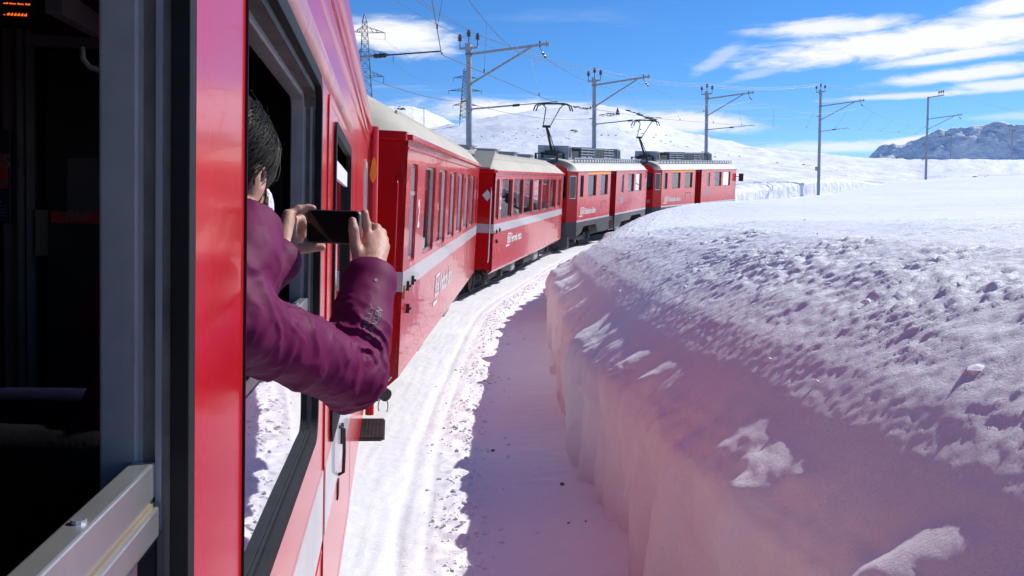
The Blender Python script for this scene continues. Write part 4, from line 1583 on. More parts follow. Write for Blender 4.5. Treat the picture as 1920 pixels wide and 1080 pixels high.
def drop_window(a, b, z0, z1, drop, name='window'):
    """drop-light: rubber seal, grey channel frame, lowered sash with its pane"""
    o = ring(name, rrect(a - .028, b + .028, z0 - .015, z1 + .028, .07, 7), rrect(a + .012, b - .012, z0 + .03, z1 - .045, .045, 7), HW - .080, HW - .044, FRAME, own, bevel=.003)
    ring('channel', rrect(a - .002, b + .002, z0 - .002, z1 + .002, .068, 7), rrect(a + .001, b - .006, z0 + .004, z1 - .03, .055, 7), HW - .044, HW - .014, FRAME_DARK, o)
    ring('seal', rrect(a - .002, b + .020, z0 - .020, z1 + .020, .085, 7), rrect(a + .001, b - .010, z0 + .012, z1 - .014, .052, 7), HW - .014, HW + .004, RUBBER, o, bevel=.004)
    for x0, x1 in ((HW - .046, HW - .040), (HW - .028, HW - .022)):
        MB().box(x0, x1, b - .010, b - .004, z0 + .03, z1 - .05).build('guide_rib', FRAME, o)
    MB().box(HW - .020, HW - .013, a + .01, b - .01, z0 + .003, z0 + .016).build('sill_seal', RUBBER, o)
    zt = drop
    sh = MB()
    sh.box(HW - .050, HW - .027, a + .008, b - .012, zt - .036, zt)
    sh.box(HW - .050, HW - .022, a + .008, b - .012, zt - .078, zt - .043)
    sh.box(HW - .048, HW - .029, a + .008, b - .012, zt - .045, zt - .034)
    s_ = sh.build('sash', ALU, o, bevel=.0025)
    MB().box(HW - .0320, HW - .0270, a + .012, b - .014, zt - .0435, zt - .0395).build('sash_gasket', mat('tan_gasket_%d' % len(MATS), (0.17, 0.13, 0.08), .6), o)
    MB().add([(HW - .0205, a + .008, z0 + .004), (HW - .0205, b - .008, z0 + .004), (HW - .0205, b - .008, zt - .07), (HW - .0205, a + .008, zt - .07)], [(0, 1, 2, 3)]).build('pane', GLASS_OWN, o)
    return o, s_


GLASS_OWN = glass_mat('drop_window_glass', (0.22, 0.25, 0.25), 0.42)
wA, sA = drop_window(W[0][0], W[0][1], Z0, Z1, ZC - .238)
wB, sB = drop_window(W[1][0], W[1][1], Z0, Z1, ZC - .205)
tag(wB, label='half lowered window the passenger leans from')
for p in (.25, .62):
    y = W[0][1] - .10 - p * .4
    MB().tube([(HW - .038, y, ZC - .239), (HW - .038, y, ZC - .2345)], .006, 10).build('screw', ALU, wA)
for p in (.12, .30):
    y = W[1][1] - .10 - p
    MB().tube([(HW - .038, y, ZC - .206), (HW - .038, y, ZC - .2015)], .006, 10).build('screw', ALU, wB)

# entrance door ahead of the passenger, with a raised frame
zd0, zd1 = ZB + .01, ZC + .404
door = ring('door', rrect(DOORY[0], DOORY[1], zd0, zd1, .05, 7), rrect(DOORY[0] + .05, DOORY[1] - .05, zd0 + .05, zd1 - .03, .05, 7), HW, HW + .005, RED, own, bevel=.002)
wall_panel('door_panel', rrect(DOORY[0] + .05, DOORY[1] - .05, zd0 + .05, zd1 - .03, .05, 7), [rrect(WD[0], WD[1], Z0 - .15, ZC + .335, .05, 7)], HW + .004, -.003, RED, door)
ring('seal', rrect(WD[0] - .012, WD[1] + .012, Z0 - .162, ZC + .346, .06, 7), rrect(WD[0] + .03, WD[1] - .03, Z0 - .12, ZC + .305, .04, 7), HW - .01, HW + .013, RUBBER, door)
MB().box(HW - .02, HW - .004, WD[0] + .02, WD[1] - .02, ZC + .17, ZC + .235).build('sash_bar', WHITE2, door)
MB().add([(HW - .010, WD[0] + .01, Z0 - .14), (HW - .010, WD[1] - .01, Z0 - .14), (HW - .010, WD[1] - .01, ZC + .20), (HW - .010, WD[0] + .01, ZC + .20)], [(0, 1, 2, 3)]).build('pane', GLASS_OWN, door)
hd = MB()
yh = yx(639)
hd.tube([(HW + .006, yh - .02, ZC - .80), (HW + .026, yh - .02, ZC - .81), (HW + .028, yh - .02, ZC - .90), (HW + .026, yh - .02, ZC - .985), (HW + .006, yh - .02, ZC - .995)], .007, 8)
hd2 = MB().tube([(HW + .002, yh + .12, ZC - .74), (HW + .018, yh + .12, ZC - .74)], .02, 12)
hd2.build('door_lock', UNDER, door)
hd3 = MB().box(HW + .004, HW + .018, yh + .10, yh + .14, ZC - .90, ZC - .82)
hd3.build('latch', UNDER, door)
hd.build('door_handle', UNDER, door)
MB().box(HW + .003, HW + .009, yh - .05, yh + .02, ZC - 1.09, ZC - 1.02).build('lock_plate', BLACK, door)
# narrow end window
o = ring('window', rrect(NW[0] - .03, NW[1] + .03, Z0 - .13, ZC + .47, .05), rrect(NW[0] + .02, NW[1] - .02, Z0 - .08, ZC + .42, .03), HW - .01, HW + .008, ALU, own)
MB().add([(HW - .008, NW[0], Z0 - .1), (HW - .008, NW[1], Z0 - .1), (HW - .008, NW[1], ZC + .44), (HW - .008, NW[0], ZC + .44)], [(0, 1, 2, 3)]).build('pane', GLASS_DARK, o)
# corner post at the far end and its yellow marker
px = L(699, 424, OWN_Y1 + .06).x
cp = MB()
cp.tube([(px, OWN_Y1 + .05, ZB - .06), (px, OWN_Y1 + .05, ZC + .80)], .036, 14)
cp.box(HW - .25, px, OWN_Y1 + .035, OWN_Y1 + .065, ZB, ZC + .80)
cp.build('corner_post', RED, own, smooth=True, auto=40)
a0, a1, b0, b1 = L(693.5, 300, OWN_Y1 - .0), L(707.5, 300, OWN_Y1 - .0), L(700, 294, OWN_Y1), L(700, 344, OWN_Y1)
pz = [b0.z, b1.z]
dz = pz[0] - pz[1]
MB().prism([(a0.x, pz[1] + dz * .3), (a0.x + .02, pz[0] - dz * .12), (a0.x + .035, pz[0]), (a1.x - .012, pz[0] - dz * .12), (a1.x, pz[0] - dz * .45), (a1.x - .008, pz[1] + dz * .25), (a1.x - .03, pz[1]), (a0.x + .012, pz[1] + dz * .12)],
           'y', OWN_Y1 - .012, OWN_Y1 - .002).build('marker_plate', YELLOW, own)
# step board with a grid top
fs = MB()
q0 = L(705, 800, 6.95)
zs = q0.z
ya, yb = 6.55, 7.25
xr = L(722, 800, 6.95).x
fs.prism([(HW - .35, ya), (xr - .03, ya), (xr, ya + .05), (xr, yb - .03), (xr - .03, yb), (HW - .35, yb)], 'z', zs - .018, zs - .004)
for y in np.arange(ya + .02, yb - .01, .028):
    fs.box(HW - .33, xr - .012, y, y + .012, zs - .004, zs + .006)
for x in np.arange(HW - .33, xr - .01, .028):
    fs.box(x, x + .008, ya + .01, yb - .01, zs - .004, zs + .004)
fs.build('step_board', UNDER, own)
br = MB()
for y in (ya + .06, yb - .08):
    br.beam((HW - .05, y, ZB), (HW - .05, y, zs - .01), .03)
br.build('step_bracket', UNDER, own)
make_bogie(own, -3.2)
make_bogie(own, 5.0)
MB().box(-.9, .9, OWN_Y0 + .3, OWN_Y1 - .3, .55, ZB - .005).build('underframe', UNDER, own)

# --- inside: bulkhead with glazed door, notices, display, seats
PB = 3.02
xs_ = lambda u: L(u, 424, PB).x
zs_ = lambda v: L(100, v, PB).z
xd0, xd1 = xs_(75), HW - .14
bh = MB()
bh.box(-HW + .06, xd0 - .02, PB, PB + .04, ZC - 1.3, ZC + .79)
bh.box(xd0 - .02, xd1, PB, PB + .04, zs_(70), ZC + .79)
bh.build('bulkhead', INNER, own)
jb = MB()
for u0, u1, d in ((12, 38, .02), (45, 53, .05), (58, 66, .035)):
    jb.box(xs_(u0), xs_(u1), PB - d, PB - .001, ZC - 1.3, zs_(62) if u0 > 20 else ZC + .79)
jb.box(xs_(50), xd1, PB - .03, PB - .001, zs_(90), zs_(70))
jb.build('door_post', INNER_PALE, own)
dr = wall_panel('inner_door', [(xd0, ZC - 1.3), (xd1 + .06, ZC - 1.3), (xd1 + .06, zs_(90)), (xd0, zs_(90))], [[(xs_(112), zs_(405)), (xd1 - .02, zs_(405)), (xd1 - .02, zs_(292)), (xs_(112), zs_(292))]], PB + .06, .03, BLACK, own, lambda a, b, t: (a, t, b))
MB().add([(xs_(110), PB + .075, zs_(408)), (xd1, PB + .075, zs_(408)), (xd1, PB + .075, zs_(290)), (xs_(110), PB + .075, zs_(290))], [(0, 1, 2, 3)]).build('door_glass', mat('frosted_pane', (.10, .10, .10), .3), dr)
MB().box(xs_(86), xd1, PB + .045, PB + .058, zs_(418), zs_(396)).build('red_band', SIGNRED, dr)
text('band_lettering', 'RhB  Basil', .045, INNER_PALE, dr, Matrix(((1, 0, 0, xs_(112)), (0, 0, -1, PB + .043), (0, 1, 0, zs_(412)), (0, 0, 0, 1))), shear=.2)
MB().box(xs_(73), xs_(81), PB - .03, PB + .04, zs_(480), zs_(394)).tube([((xs_(73) + xs_(81)) / 2, PB - .034, zs_(404)), ((xs_(73) + xs_(81)) / 2, PB - .028, zs_(404))], .008, 8).build('door_pull', mat('worn_brass', (.32, .29, .20), .4, .6), dr)
nb = MB().box(xs_(-60), xs_(31), PB - .04, PB - .02, zs_(420), zs_(248)).build('notice_board', SIGNBLUE, own, bevel=.004)
MB().box(xs_(-40), xs_(26), PB - .046, PB - .041, zs_(357), zs_(293)).build('red_notice', SIGNRED, nb)
tm = lambda u, v: Matrix(((1, 0, 0, xs_(u)), (0, 0, -1, PB - .049), (0, 1, 0, zs_(v)), (0, 0, 0, 1)))
text('notice_lettering', 'SOS F', .055, INNER_PALE, nb, tm(-28, 318), bold=.001)
text('notice_lettering', 'SOS', .026, INNER_PALE, nb, tm(-1, 350))
th = MB()
th.tube([(xs_(9), PB - .044, zs_(380)), (xs_(9), PB - .044, zs_(364))], .004, 8)
th.tube([(xs_(9), PB - .044, zs_(384)), (xs_(9), PB - .044, zs_(379))], .008, 8)
for v in (390, 396, 402, 408):
    th.box(xs_(-30), xs_(22), PB - .043, PB - .0405, zs_(v), zs_(v) + .003)
th.build('notice_print', SEATLINE, nb)
dp = MB().box(xs_(-40), xs_(120), PB - .08, PB - .003, zs_(60), zs_(5)).build('display_panel', BLACK, own)
ld = MB()
r2 = random.Random(2)
for i in range(17):
    if i % 5 != 3:
        ld.box(xs_(31 + i * 2.8), xs_(33.3 + i * 2.8), PB - .084, PB - .081, zs_(23), zs_(20.5 if r2.random() < .4 else 21.5))
for i in range(7):
    ld.box(xs_(31 + i * 6.2), xs_(33 + i * 6.2) + .001, PB - .084, PB - .081, zs_(43.5), zs_(40.5 if i else 42.5))
    if i:
        ld.box(xs_(34 + i * 6.2), xs_(35 + i * 6.2), PB - .084, PB - .081, zs_(43.5), zs_(38.5))
ld.build('display_digits', LED, dp)
MB().box(-HW + .06, HW - .115, PB + .55, PB + .57, ZC - 1.3, ZC + .79).build('dark_backing', BLACK, own)  # added black sheet that stops daylight showing through the door opening
# grab handle loop hanging by the window
hp = L(165, 130, 2.0)
b = MB()
b.tube([(hp.x - .012, hp.y, hp.z + .045), (hp.x - .010, hp.y, hp.z + .02), (hp.x + .004, hp.y, hp.z + .004), (hp.x + .04, hp.y, hp.z - .004), (hp.x + .12, hp.y, hp.z - .004)], .006, 8)
b.build('grab_loop', mat('pale_grey_plastic', (.34, .35, .36), .5), own, smooth=True)
# sloping luggage-rack rail under the ceiling
ra_, rb2 = L(100, 0, 1.9), L(185, 52, 2.5)
MB().beam(ra_, rb2, .03, .05).build('luggage_rail', INNER_PALE, own)


def seat_back(xc, y, ztop, w, m, hgt=.7, lines=0):
    secs = []
    for z, hw_, th_ in ((ztop - hgt, w * .5, .06), (ztop - .30, w * .5, .055), (ztop - .16, w * .49, .052), (ztop - .07, w * .45, .048), (ztop - .025, w * .38, .038), (ztop - .004, w * .28, .022), (ztop, w * .18, .008)):
        n = 20
        secs.append([(xc + hw_ * math.copysign(abs(math.cos(2 * math.pi * i / n)) ** .5, math.cos(2 * math.pi * i / n)), y + th_ * math.copysign(abs(math.sin(2 * math.pi * i / n)) ** .6, math.sin(2 * math.pi * i / n)) + (ztop - z) * .12, z) for i in range(n)])
    b = MB().loft(secs, closed=True, caps=True)
    o = b.build('seat', m, own, smooth=True, auto=60)
    for i in range(lines):
        zz = ztop - .10 - i * .07
        MB().box(xc - w * .46, xc + w * .46, y - .052 + (ztop - zz) * .12, y - .046 + (ztop - zz) * .12, zz - .004, zz + .004).build('piping', SEATLINE, o)
    return o


q = L(40, 805, 1.25)
seat_back(q.x + .0, 1.28, q.z, .40, LEATHER)
q = L(60, 735, 2.2)
seat_back(q.x, 2.25, q.z, .46, SEATBLUE, lines=5)
q = L(-150, 660, 2.3)
seat_back(q.x - .1, 2.3, q.z, .46, SEATBLUE, lines=5)
# camera bag strap hanging on the bulkhead side
# ------------------------------------------------------------------ overhead line
def insulator(parent, p, up=1.0, s=1.0):
    b = MB()
    x, y, z = p
    b.tube([(x, y, z), (x, y, z + .22 * s)], .018, 6)
    prof = [(.03, .20), (.075, .22), (.085, .26), (.05, .28), (.075, .31), (.08, .35), (.05, .37), (.055, .42), (.02, .45)]
    n = 10
    b.loft([[(x + r * s * math.cos(2 * math.pi * i / n), y + r * s * math.sin(2 * math.pi * i / n), z + h * s) for i in range(n)] for r, h in prof], closed=True, caps=True)
    return b.build('insulator', INSUL, parent, smooth=True, auto=50)


def lathe_between(b, a, c, rads, n=8):
    a, c = Vector(a), Vector(c)
    pts = [a.lerp(c, i / (len(rads) - 1)) for i in range(len(rads))]
    b.tube(pts, rads, n)


POLE_LABEL = ['catenary pole hidden behind the near carriage, only its steady arm showing', 'tall steel catenary pole nearest the camera, standing behind the red carriages',
              'steel catenary pole rising behind the rear railcar', 'steel catenary pole rising behind the leading railcar',
              'steel catenary pole standing in snow beyond the end of the cutting wall', 'rightmost steel catenary pole with insulators on a side bracket']
POLE_TOP = [8.25, 8.25, 8.25, 8.35, 9.30, 10.6]
ANCH = []
for i, (u, D) in enumerate(POLES):
    xy = pole_xy(u, D)
    s_, t_ = nearest(np.array([xy.x]), np.array([xy.y]))
    c, n = track(s_)
    n = n[0] / np.linalg.norm(n[0])
    zr = POLE_RAIL[i]
    off = abs(float(t_[0]))
    lean = 0.0
    mw = Matrix(((n[0], -n[1], 0, xy.x), (n[1], n[0], 0, xy.y), (0, 0, 1, zr), (0, 0, 0, 1)))
    root = empty('catenary_pole', mw)
    tag(root, POLE_LABEL[i], 'catenary pole', 'catenary poles along the railway')
    top = POLE_TOP[i]
    b = MB()
    b.tube([(0, 0, -1.2), (0, 0, top)], [.155, .115], 14)
    b.build('post', STEEL, root, smooth=True, auto=40)
    for z in (top - .30, 7.92, 6.72, 5.66):
        MB().tube([(0, 0, z - .05), (0, 0, z + .05)], .150, 14).build('clamp', STEEL, root)
    arm = 3.55 if i < 4 else 4.0
    cb = MB()
    if i < 5:
        cb.beam((-.42, 0, top - .06), (.42, 0, top - .06), .09)
        cb.box(-.12, .12, -.12, .12, top - .18, top + .14)
        ins = [(-.40, 0, top - .02), (0, 0, top + .14), (.40, 0, top - .02)]
    else:
        cb.beam((-.1, 0, top - .10), (1.85, 0, top + .02), .12)
        ins = [(1.25, 0, top + .02), (1.5, 0, top + .04), (1.75, 0, top + .06)]
    cb.build('crossbar', STEEL, root)
    for p in ins:
        insulator(root, p, s=1.25)
    MB().beam((.10, 0, 7.94), (arm, 0, 8.14), .085, .10).build('bracket_arm', STEEL, root)
    MB().beam((.10, 0, 6.72), (arm * .78, 0, 8.06), .07).build('brace', STEEL, root)
    MB().beam((arm - .12, 0, 8.02), (arm - .12, 0, 8.28), .05).build('hanger_bolt', STEEL, root)
    tip = MB()
    tip.beam((arm - .42, 0, 8.02), (arm - .42, 0, 8.28), .05)
    mess = Vector((arm - .30, .55, 7.62))
    tip.tube([(arm - .42, 0, 8.02), (arm - .36, .2, 7.84)], .014, 5)
    lathe_between(tip, (arm - .38, .15, 7.86), (arm - .31, .50, 7.66), [.02, .05, .05, .02, .05, .05, .02], 8)
    tip.build('hanger_insulator', INSUL, root)
    stA = MB()
    L1 = off * .62
    stA.tube([(.10, 0, 5.66), (L1, 0, 5.74)], .034, 8)
    stA.build('steady_arm', STEEL, root)
    s2 = MB()
    lathe_between(s2, (L1 - .30, 0, 5.725), (L1 + .02, 0, 5.74), [.035, .06, .045, .06, .045, .06, .035], 8)
    s2.tube([(L1, 0, 5.74), (off + .25, 0, 5.80), (off + .30, 0, 5.74)], .018, 6)
    s2.build('registration_tube', UNDER, root)
    rt = MB()
    rt.tube([(-.12, 0, 7.05 if i > 2 else 6.0), (-.32, 0, 7.05 if i > 2 else 6.0)], .03, 6)
    rt.build('return_insulator', INSUL, root)
    wpt = lambda x, y, z, mw=mw: mw @ Vector((x, y, z))
    ANCH.append(dict(contact=wpt(off + .28, 0, 5.72), mess=wpt(arm - .30, .5, 7.64), ins=[wpt(p[0], p[1], p[2] + .53) for p in ins], ret=wpt(-.33, 0, 7.05 if i > 2 else 6.0)))
    if i == 4:
        MB().box(-.32, -.10, -.10, .10, 2.1, 2.45).build('junction_box', STEEL, root)
    if i == 5:
        bx = MB()
        for k_ in range(3):
            bx.beam((-.50 + k_ * .12, -.05, 3.0 + k_ * .05), (-.22 + k_ * .06, -.05, 3.55 + k_ * .05), .05)
        bx.build('cable_coil', STEEL, root)
# the line runs on behind the camera and past the last pole
p0, p1 = ANCH[0], ANCH[1]


def ext(key, j=None, k_=0.9, back=True):
    a = (ANCH[0], ANCH[1]) if back else (ANCH[-1], ANCH[-2])
    g = (lambda d: d[key][j] if j is not None else d[key])
    d = g(a[0]) - g(a[1])
    q = g(a[0]) + d * k_
    if back:
        c_, n_ = track(np.array([-4.0]))
        q = Vector((c_[0, 0] + n_[0, 0] * (0.1 if key == 'contact' else 0.3 if key == 'mess' else -2.6), c_[0, 1] + n_[0, 1] * (0.1 if key in ('contact', 'mess') else -2.6), 0))
        q.z = {'contact': 5.62, 'mess': 7.4, 'ins': 8.4, 'ret': 5.9}[key]
        q = q + Vector((-1.4 if key in ('ins', 'ret') else .5, 0, 0))
    return q


def catenary(pts, sag, n=10):
    out = []
    for a, c in zip(pts[:-1], pts[1:]):
        for i in range(n):
            q = i / n
            p = a.lerp(c, q)
            p.z -= sag * (c - a).length / 20 * 4 * q * (1 - q)
            out.append(p)
    out.append(pts[-1])
    return out


def wire(name, pts, r, label, cat='overhead wire', group=None):
    o = MB().tube(pts, r, 5).build(name, WIRE)
    return tag(o, label, cat, group)


far = Vector((95, 150, 9.5))
cpts = [ext('contact')] + [a['contact'] for a in ANCH] + [ANCH[-1]['contact'] + Vector((40, 26, 1.5))]
mpts = [ext('mess')] + [a['mess'] for a in ANCH] + [ANCH[-1]['mess'] + Vector((40, 26, 1.5))]
cw = catenary(cpts, 0.02)
mwr = catenary(mpts, 0.75, 12)
wire('contact_wire', cw, .011, 'lowest overhead wire, touched by the pantographs')
ms = wire('catenary_wire', mwr, .011, 'sagging catenary wire hung from the bracket arm tips')
# droppers from the catenary to the contact wire
cwn = np.array([tuple(p) for p in catenary(cpts, 0.02, 40)])
dr_n = 0
for si in range(len(cpts) - 1):
    ln_ = (mpts[si + 1] - mpts[si]).length
    k_ = max(2, int(ln_ / 5.5))
    for j in range(k_):
        q = (j + .5) / k_
        a = mpts[si].lerp(mpts[si + 1], q)
        a.z -= 0.75 * ln_ / 20 * 4 * q * (1 - q)
        e = cpts[si].lerp(cpts[si + 1], q)
        MB().tube([a, e.lerp(a, .03)], .006, 5).tube([e + Vector((0, 0, -.01)), e + Vector((0, 0, .09))], .022, 6).build('dropper', WIRE, ms)
for j in range(3):
    pts = [ext('ins', j) + Vector((-.4 + .4 * j, 0, .1 * (j == 1)))] + [a['ins'][j] for a in ANCH] + [ANCH[-1]['ins'][j] + Vector((45, 35, -.5))]
    wire('feeder_wire', catenary(pts, .28), .009, ['left feeder wire over the catenary pole tops', 'middle feeder wire over the catenary pole tops', 'right feeder wire over the catenary pole tops'][j], group='feeder wires')
wire('return_wire', catenary([ext('ret')] + [a['ret'] for a in ANCH] + [ANCH[-1]['ret'] + Vector((45, 35, .5))], .35), .009, 'return wire clipped to the back of the catenary poles')

# two small line poles far off on the snow field
for (u, vt, vb, D, lab, cr) in ((1782, 255, 301, 190, 'small line pole with one arm on the far snow rise', 0), (1896, 247, 301, 185, 'small line pole with insulators on the far snow rise at the right edge', 1)):
    a, t_ = P(u, vb + 2, D), P(u, vt, D)
    rt = empty('line_pole', Matrix.Translation(a))
    tag(rt, lab, 'pole')
    h_ = t_.z - a.z
    MB().tube([(0, 0, -1), (0, 0, h_)], .15, 8).build('post', STEEL, rt)
    if cr:
        MB().beam((-.55, 0, h_ - .3), (.55, 0, h_ - .3), .12).build('crossbar', STEEL, rt)
        for x in (-.5, 0, .5):
            insulator(rt, (x, 0, h_ - .2), s=1.6)
    else:
        MB().beam((-1.6, 0, h_ - .1), (.1, 0, h_ - .1), .12).build('crossbar', STEEL, rt)
        MB().beam((-1.3, 0, h_ - .1), (0, 0, h_ - 1.4), .08).build('brace', STEEL, rt)


# ------------------------------------------------------------------ lattice pylons
def pylon(u, vtop, vbase, D, arms, label, yaw, wbase, mem):
    a, t_ = P(u, vbase, D), P(u, vtop, D)
    H = t_.z - a.z
    root = empty('lattice_pylon', Matrix.Translation(a) @ Matrix.Rotation(yaw, 4, 'Z'))
    tag(root, label, 'pylon', 'high-voltage pylons')
    nseg = 13

    def w(z):
        return wbase * (1 - .80 * (z / H)) / 2
    zs2 = [H * .93 * (1 - (1 - i / nseg) ** 1.15) for i in range(nseg + 1)]
    lg = MB()
    for sx, sy in ((-1, -1), (1, -1), (1, 1), (-1, 1)):
        lg.beam((sx * w(0), sy * w(0), -4), (sx * w(H * .93), sy * w(H * .93), H * .93), mem)
        lg.beam((sx * w(H * .93), sy * w(H * .93), H * .93), (0, 0, H), mem)
    lg.build('leg_frame', PYLON, root)
    br = MB()
    for z0, z1 in zip(zs2[:-1], zs2[1:]):
        for sx, sy, tx, ty in ((-1, -1, 1, -1), (1, -1, 1, 1), (1, 1, -1, 1), (-1, 1, -1, -1)):
            br.beam((sx * w(z0), sy * w(z0), z0), (tx * w(z1), ty * w(z1), z1), mem * .7)
            br.beam((tx * w(z0), ty * w(z0), z0), (sx * w(z1), sy * w(z1), z1), mem * .7)
            br.beam((sx * w(z1), sy * w(z1), z1), (tx * w(z1), ty * w(z1), z1), mem * .7)
    br.build('lattice', PYLON, root)
    tips = []
    for frac, ll, lr in arms:
        z = H * frac
        ar = MB()
        for sg, ln_ in ((-1, ll), (1, lr)):
            if ln_ <= 0:
                continue
            tp = (sg * ln_, 0, z + .05)
            for sy in (-1, 1):
                ar.beam((sg * w(z) * .8, sy * w(z), z), tp, mem * .8)
                ar.beam((sg * w(z) * .8, sy * w(z), z + H * .045), tp, mem * .7)
                for q in (.3, .6):
                    ar.beam((sg * (w(z) + (ln_ - w(z)) * q), sy * w(z) * (1 - q), z), (sg * (w(z) + (ln_ - w(z)) * (q - .15)), sy * w(z) * (1.15 - q), z + H * .045 * (1.15 - q)), mem * .6)
            tips.append((root.matrix_world @ Vector(tp), ln_ * sg))
        ar.build('cross_arm', PYLON, root)
    ins = MB()
    inv = root.matrix_world.inverted()
    for tp, _ in tips:
        q = inv @ tp
        ins.tube([(q.x, q.y, q.z), (q.x, q.y, q.z - H * .06)], mem * .55, 6)
    ins.build('insulator_string', INSUL, root)
    return root, [tp - Vector((0, 0, H * .06)) for tp, _ in tips]


_, tipA = pylon(686, 28, 250, 150, ((.84, 1.7, 3.3), (.655, 1.5, 4.6), (.475, .6, 3.0)), 'nearer lattice pylon rising behind the red carriage roof', R(8), 3.0, .085)
_, tipB = pylon(872, 128, 224, 330, ((.80, 4.2, 4.2), (.55, 6.0, 6.0), (.27, 4.4, 4.4)), 'farther lattice pylon partly hidden by the nearest catenary pole', R(5), 4.2, .15)
LC = {0: 'top left', 1: 'top right', 2: 'middle left', 3: 'middle right', 4: 'bottom left', 5: 'bottom right'}
for i, (a, c) in enumerate(zip(tipA, tipB)):
    back_ = a + (a - c) * .5
    wire('power_line', catenary([back_, a, c, c + (c - a) * .9], 1.0 * 20 / 180 * 3), .018, 'high-voltage line strung from the %s arms of the pylons' % LC[i], 'power line', 'high-voltage lines')
# survey stakes and a cairn on the hill
a = P(795, 226, 300)
tag(MB().tube([(a.x, a.y, a.z - 2), (a.x, a.y, P(795, 203, 300).z)], .10, 6).build('marker_stake', WIRE), 'thin marker stake standing on the hill beside the farther pylon', 'stake')


# ------------------------------------------------------------------ bare rock on the crests
def terrain_hit(u, v):
    """where the view ray meets the snow field (coarse march)"""
    d = (P(u, v, 1.0) - CAMV)
    az = math.atan2(d.x, d.y)
    e = d.z / math.hypot(d.x, d.y)
    sel = np.abs(np.arctan2(TX, TY) - az) < R(0.12)
    r_ = np.hypot(TX[sel], TY[sel])
    z_ = TZ[sel]
    o_ = np.argsort(r_)
    r_, z_ = r_[o_], z_[o_]
    ok = (r_ > 130) & (z_ > CAMH + e * r_ - 0.15) & (r_ < 440)
    if not ok.any():
        ee, rc = crest(np.array([az]))
        rr_ = float(rc[0])
        return Vector((rr_ * math.sin(az), rr_ * math.cos(az), CAMH + float(ee[0]) * rr_))
    j = np.argmax(ok)
    return Vector((r_[j] * math.sin(az), r_[j] * math.cos(az), z_[j]))


def rock_patch(pts, n, size, spread, label, seed, on_ridge=None):
    r_ = np.random.default_rng(seed)
    ctr, sz = [], []
    for _ in range(n):
        q = r_.random() * (len(pts) - 1)
        i = int(q)
        u = pts[i][0] + (pts[min(i + 1, len(pts) - 1)][0] - pts[i][0]) * (q - i) + r_.normal(0, spread)
        v = pts[i][1] + (pts[min(i + 1, len(pts) - 1)][1] - pts[i][1]) * (q - i) + r_.normal(0, spread * .35)
        p = P(u, v, on_ridge) if on_ridge else terrain_hit(u, v)
        ctr.append((p.x, p.y, p.z))
        sz.append(size * r_.uniform(.4, 1.3))
    o = lump_mesh(np.array(ctr), np.array(sz), .45, 'rock_outcrop', ROCK, seed)
    tag(o, label, 'rocks', kind='stuff')


rock_patch([(1176, 207), (1188, 209), (1200, 214), (1216, 221), (1228, 226)], 90, .75, 1.8, 'dark rocks along the right shoulder of the hill', 90)
rock_patch([(1075, 202), (1082, 200), (1100, 204), (1106, 203)], 40, .7, 2.0, 'dark rocks on the hill crest beside the pole', 91)
rock_patch([(1128, 216), (1140, 215), (1152, 216)], 30, .5, 2.5, 'dark rocks below the hill crest', 92)
rock_patch([(1072, 246), (1082, 245)], 12, .4, 1.5, 'small dark rock patch low on the hill', 93)
rock_patch([(748, 203), (765, 211), (780, 220), (792, 226)], 150, 1.1, 3.2, 'dark rock band on the crest behind the carriage roof', 94, 724)
rock_patch([(800, 212), (806, 214), (826, 223), (832, 225)], 40, .9, 2.4, 'scattered dark rocks on the right end of the rear crest', 95, 748)
rock_patch([(1260, 278), (1290, 279), (1330, 292), (1340, 296), (1460, 300), (1500, 303), (1230, 268)], 14, .22, 14, 'scattered small rocks on the snow slope', 96)
rock_patch([(900, 262), (960, 258), (1010, 250), (1060, 266), (1180, 240), (1240, 262), (1300, 274)], 60, .22, 14, 'scattered stones poking through snow on the hill face', 97)
c_ = terrain_hit(1158, 214)
b = MB()
for k_ in range(6):
    b.tube([(c_.x, c_.y, c_.z - .3 + k_ * .42), (c_.x, c_.y, c_.z + .12 + k_ * .42)], 0.8 - k_ * .12, 7)
tag(b.build('cairn', ROCK), 'small dark stone cairn on the hill skyline', 'cairn')
# ------------------------------------------------------------------ the passenger
def seg(p, a, b, ra, rb):
    ab = b - a
    t = np.clip(((p - a) @ ab) / max(float(ab @ ab), 1e-9), 0, 1)
    return np.linalg.norm(p - (a + t[:, None] * ab), axis=1) - (ra + (rb - ra) * t)


def smin(a, b, k):
    h = np.clip(0.5 + 0.5 * (b - a) / k, 0, 1)
    return b * (1 - h) + a * h - k * h * (1 - h)


def chain(p, pts, rs, k=0.006):
    d = None
    for i in range(len(pts) - 1):
        q = seg(p, pts[i], pts[i + 1], rs[i], rs[i + 1])
        d = q if d is None else smin(d, q, k)
    return d


def ellip(p, c, rad, rot=None):
    q = p - c
    if rot is not None:
        q = q @ rot
    k0 = np.linalg.norm(q / rad, axis=1)
    k1 = np.linalg.norm(q / (np.array(rad) ** 2), axis=1)
    return k0 * (k0 - 1) / np.maximum(k1, 1e-6)


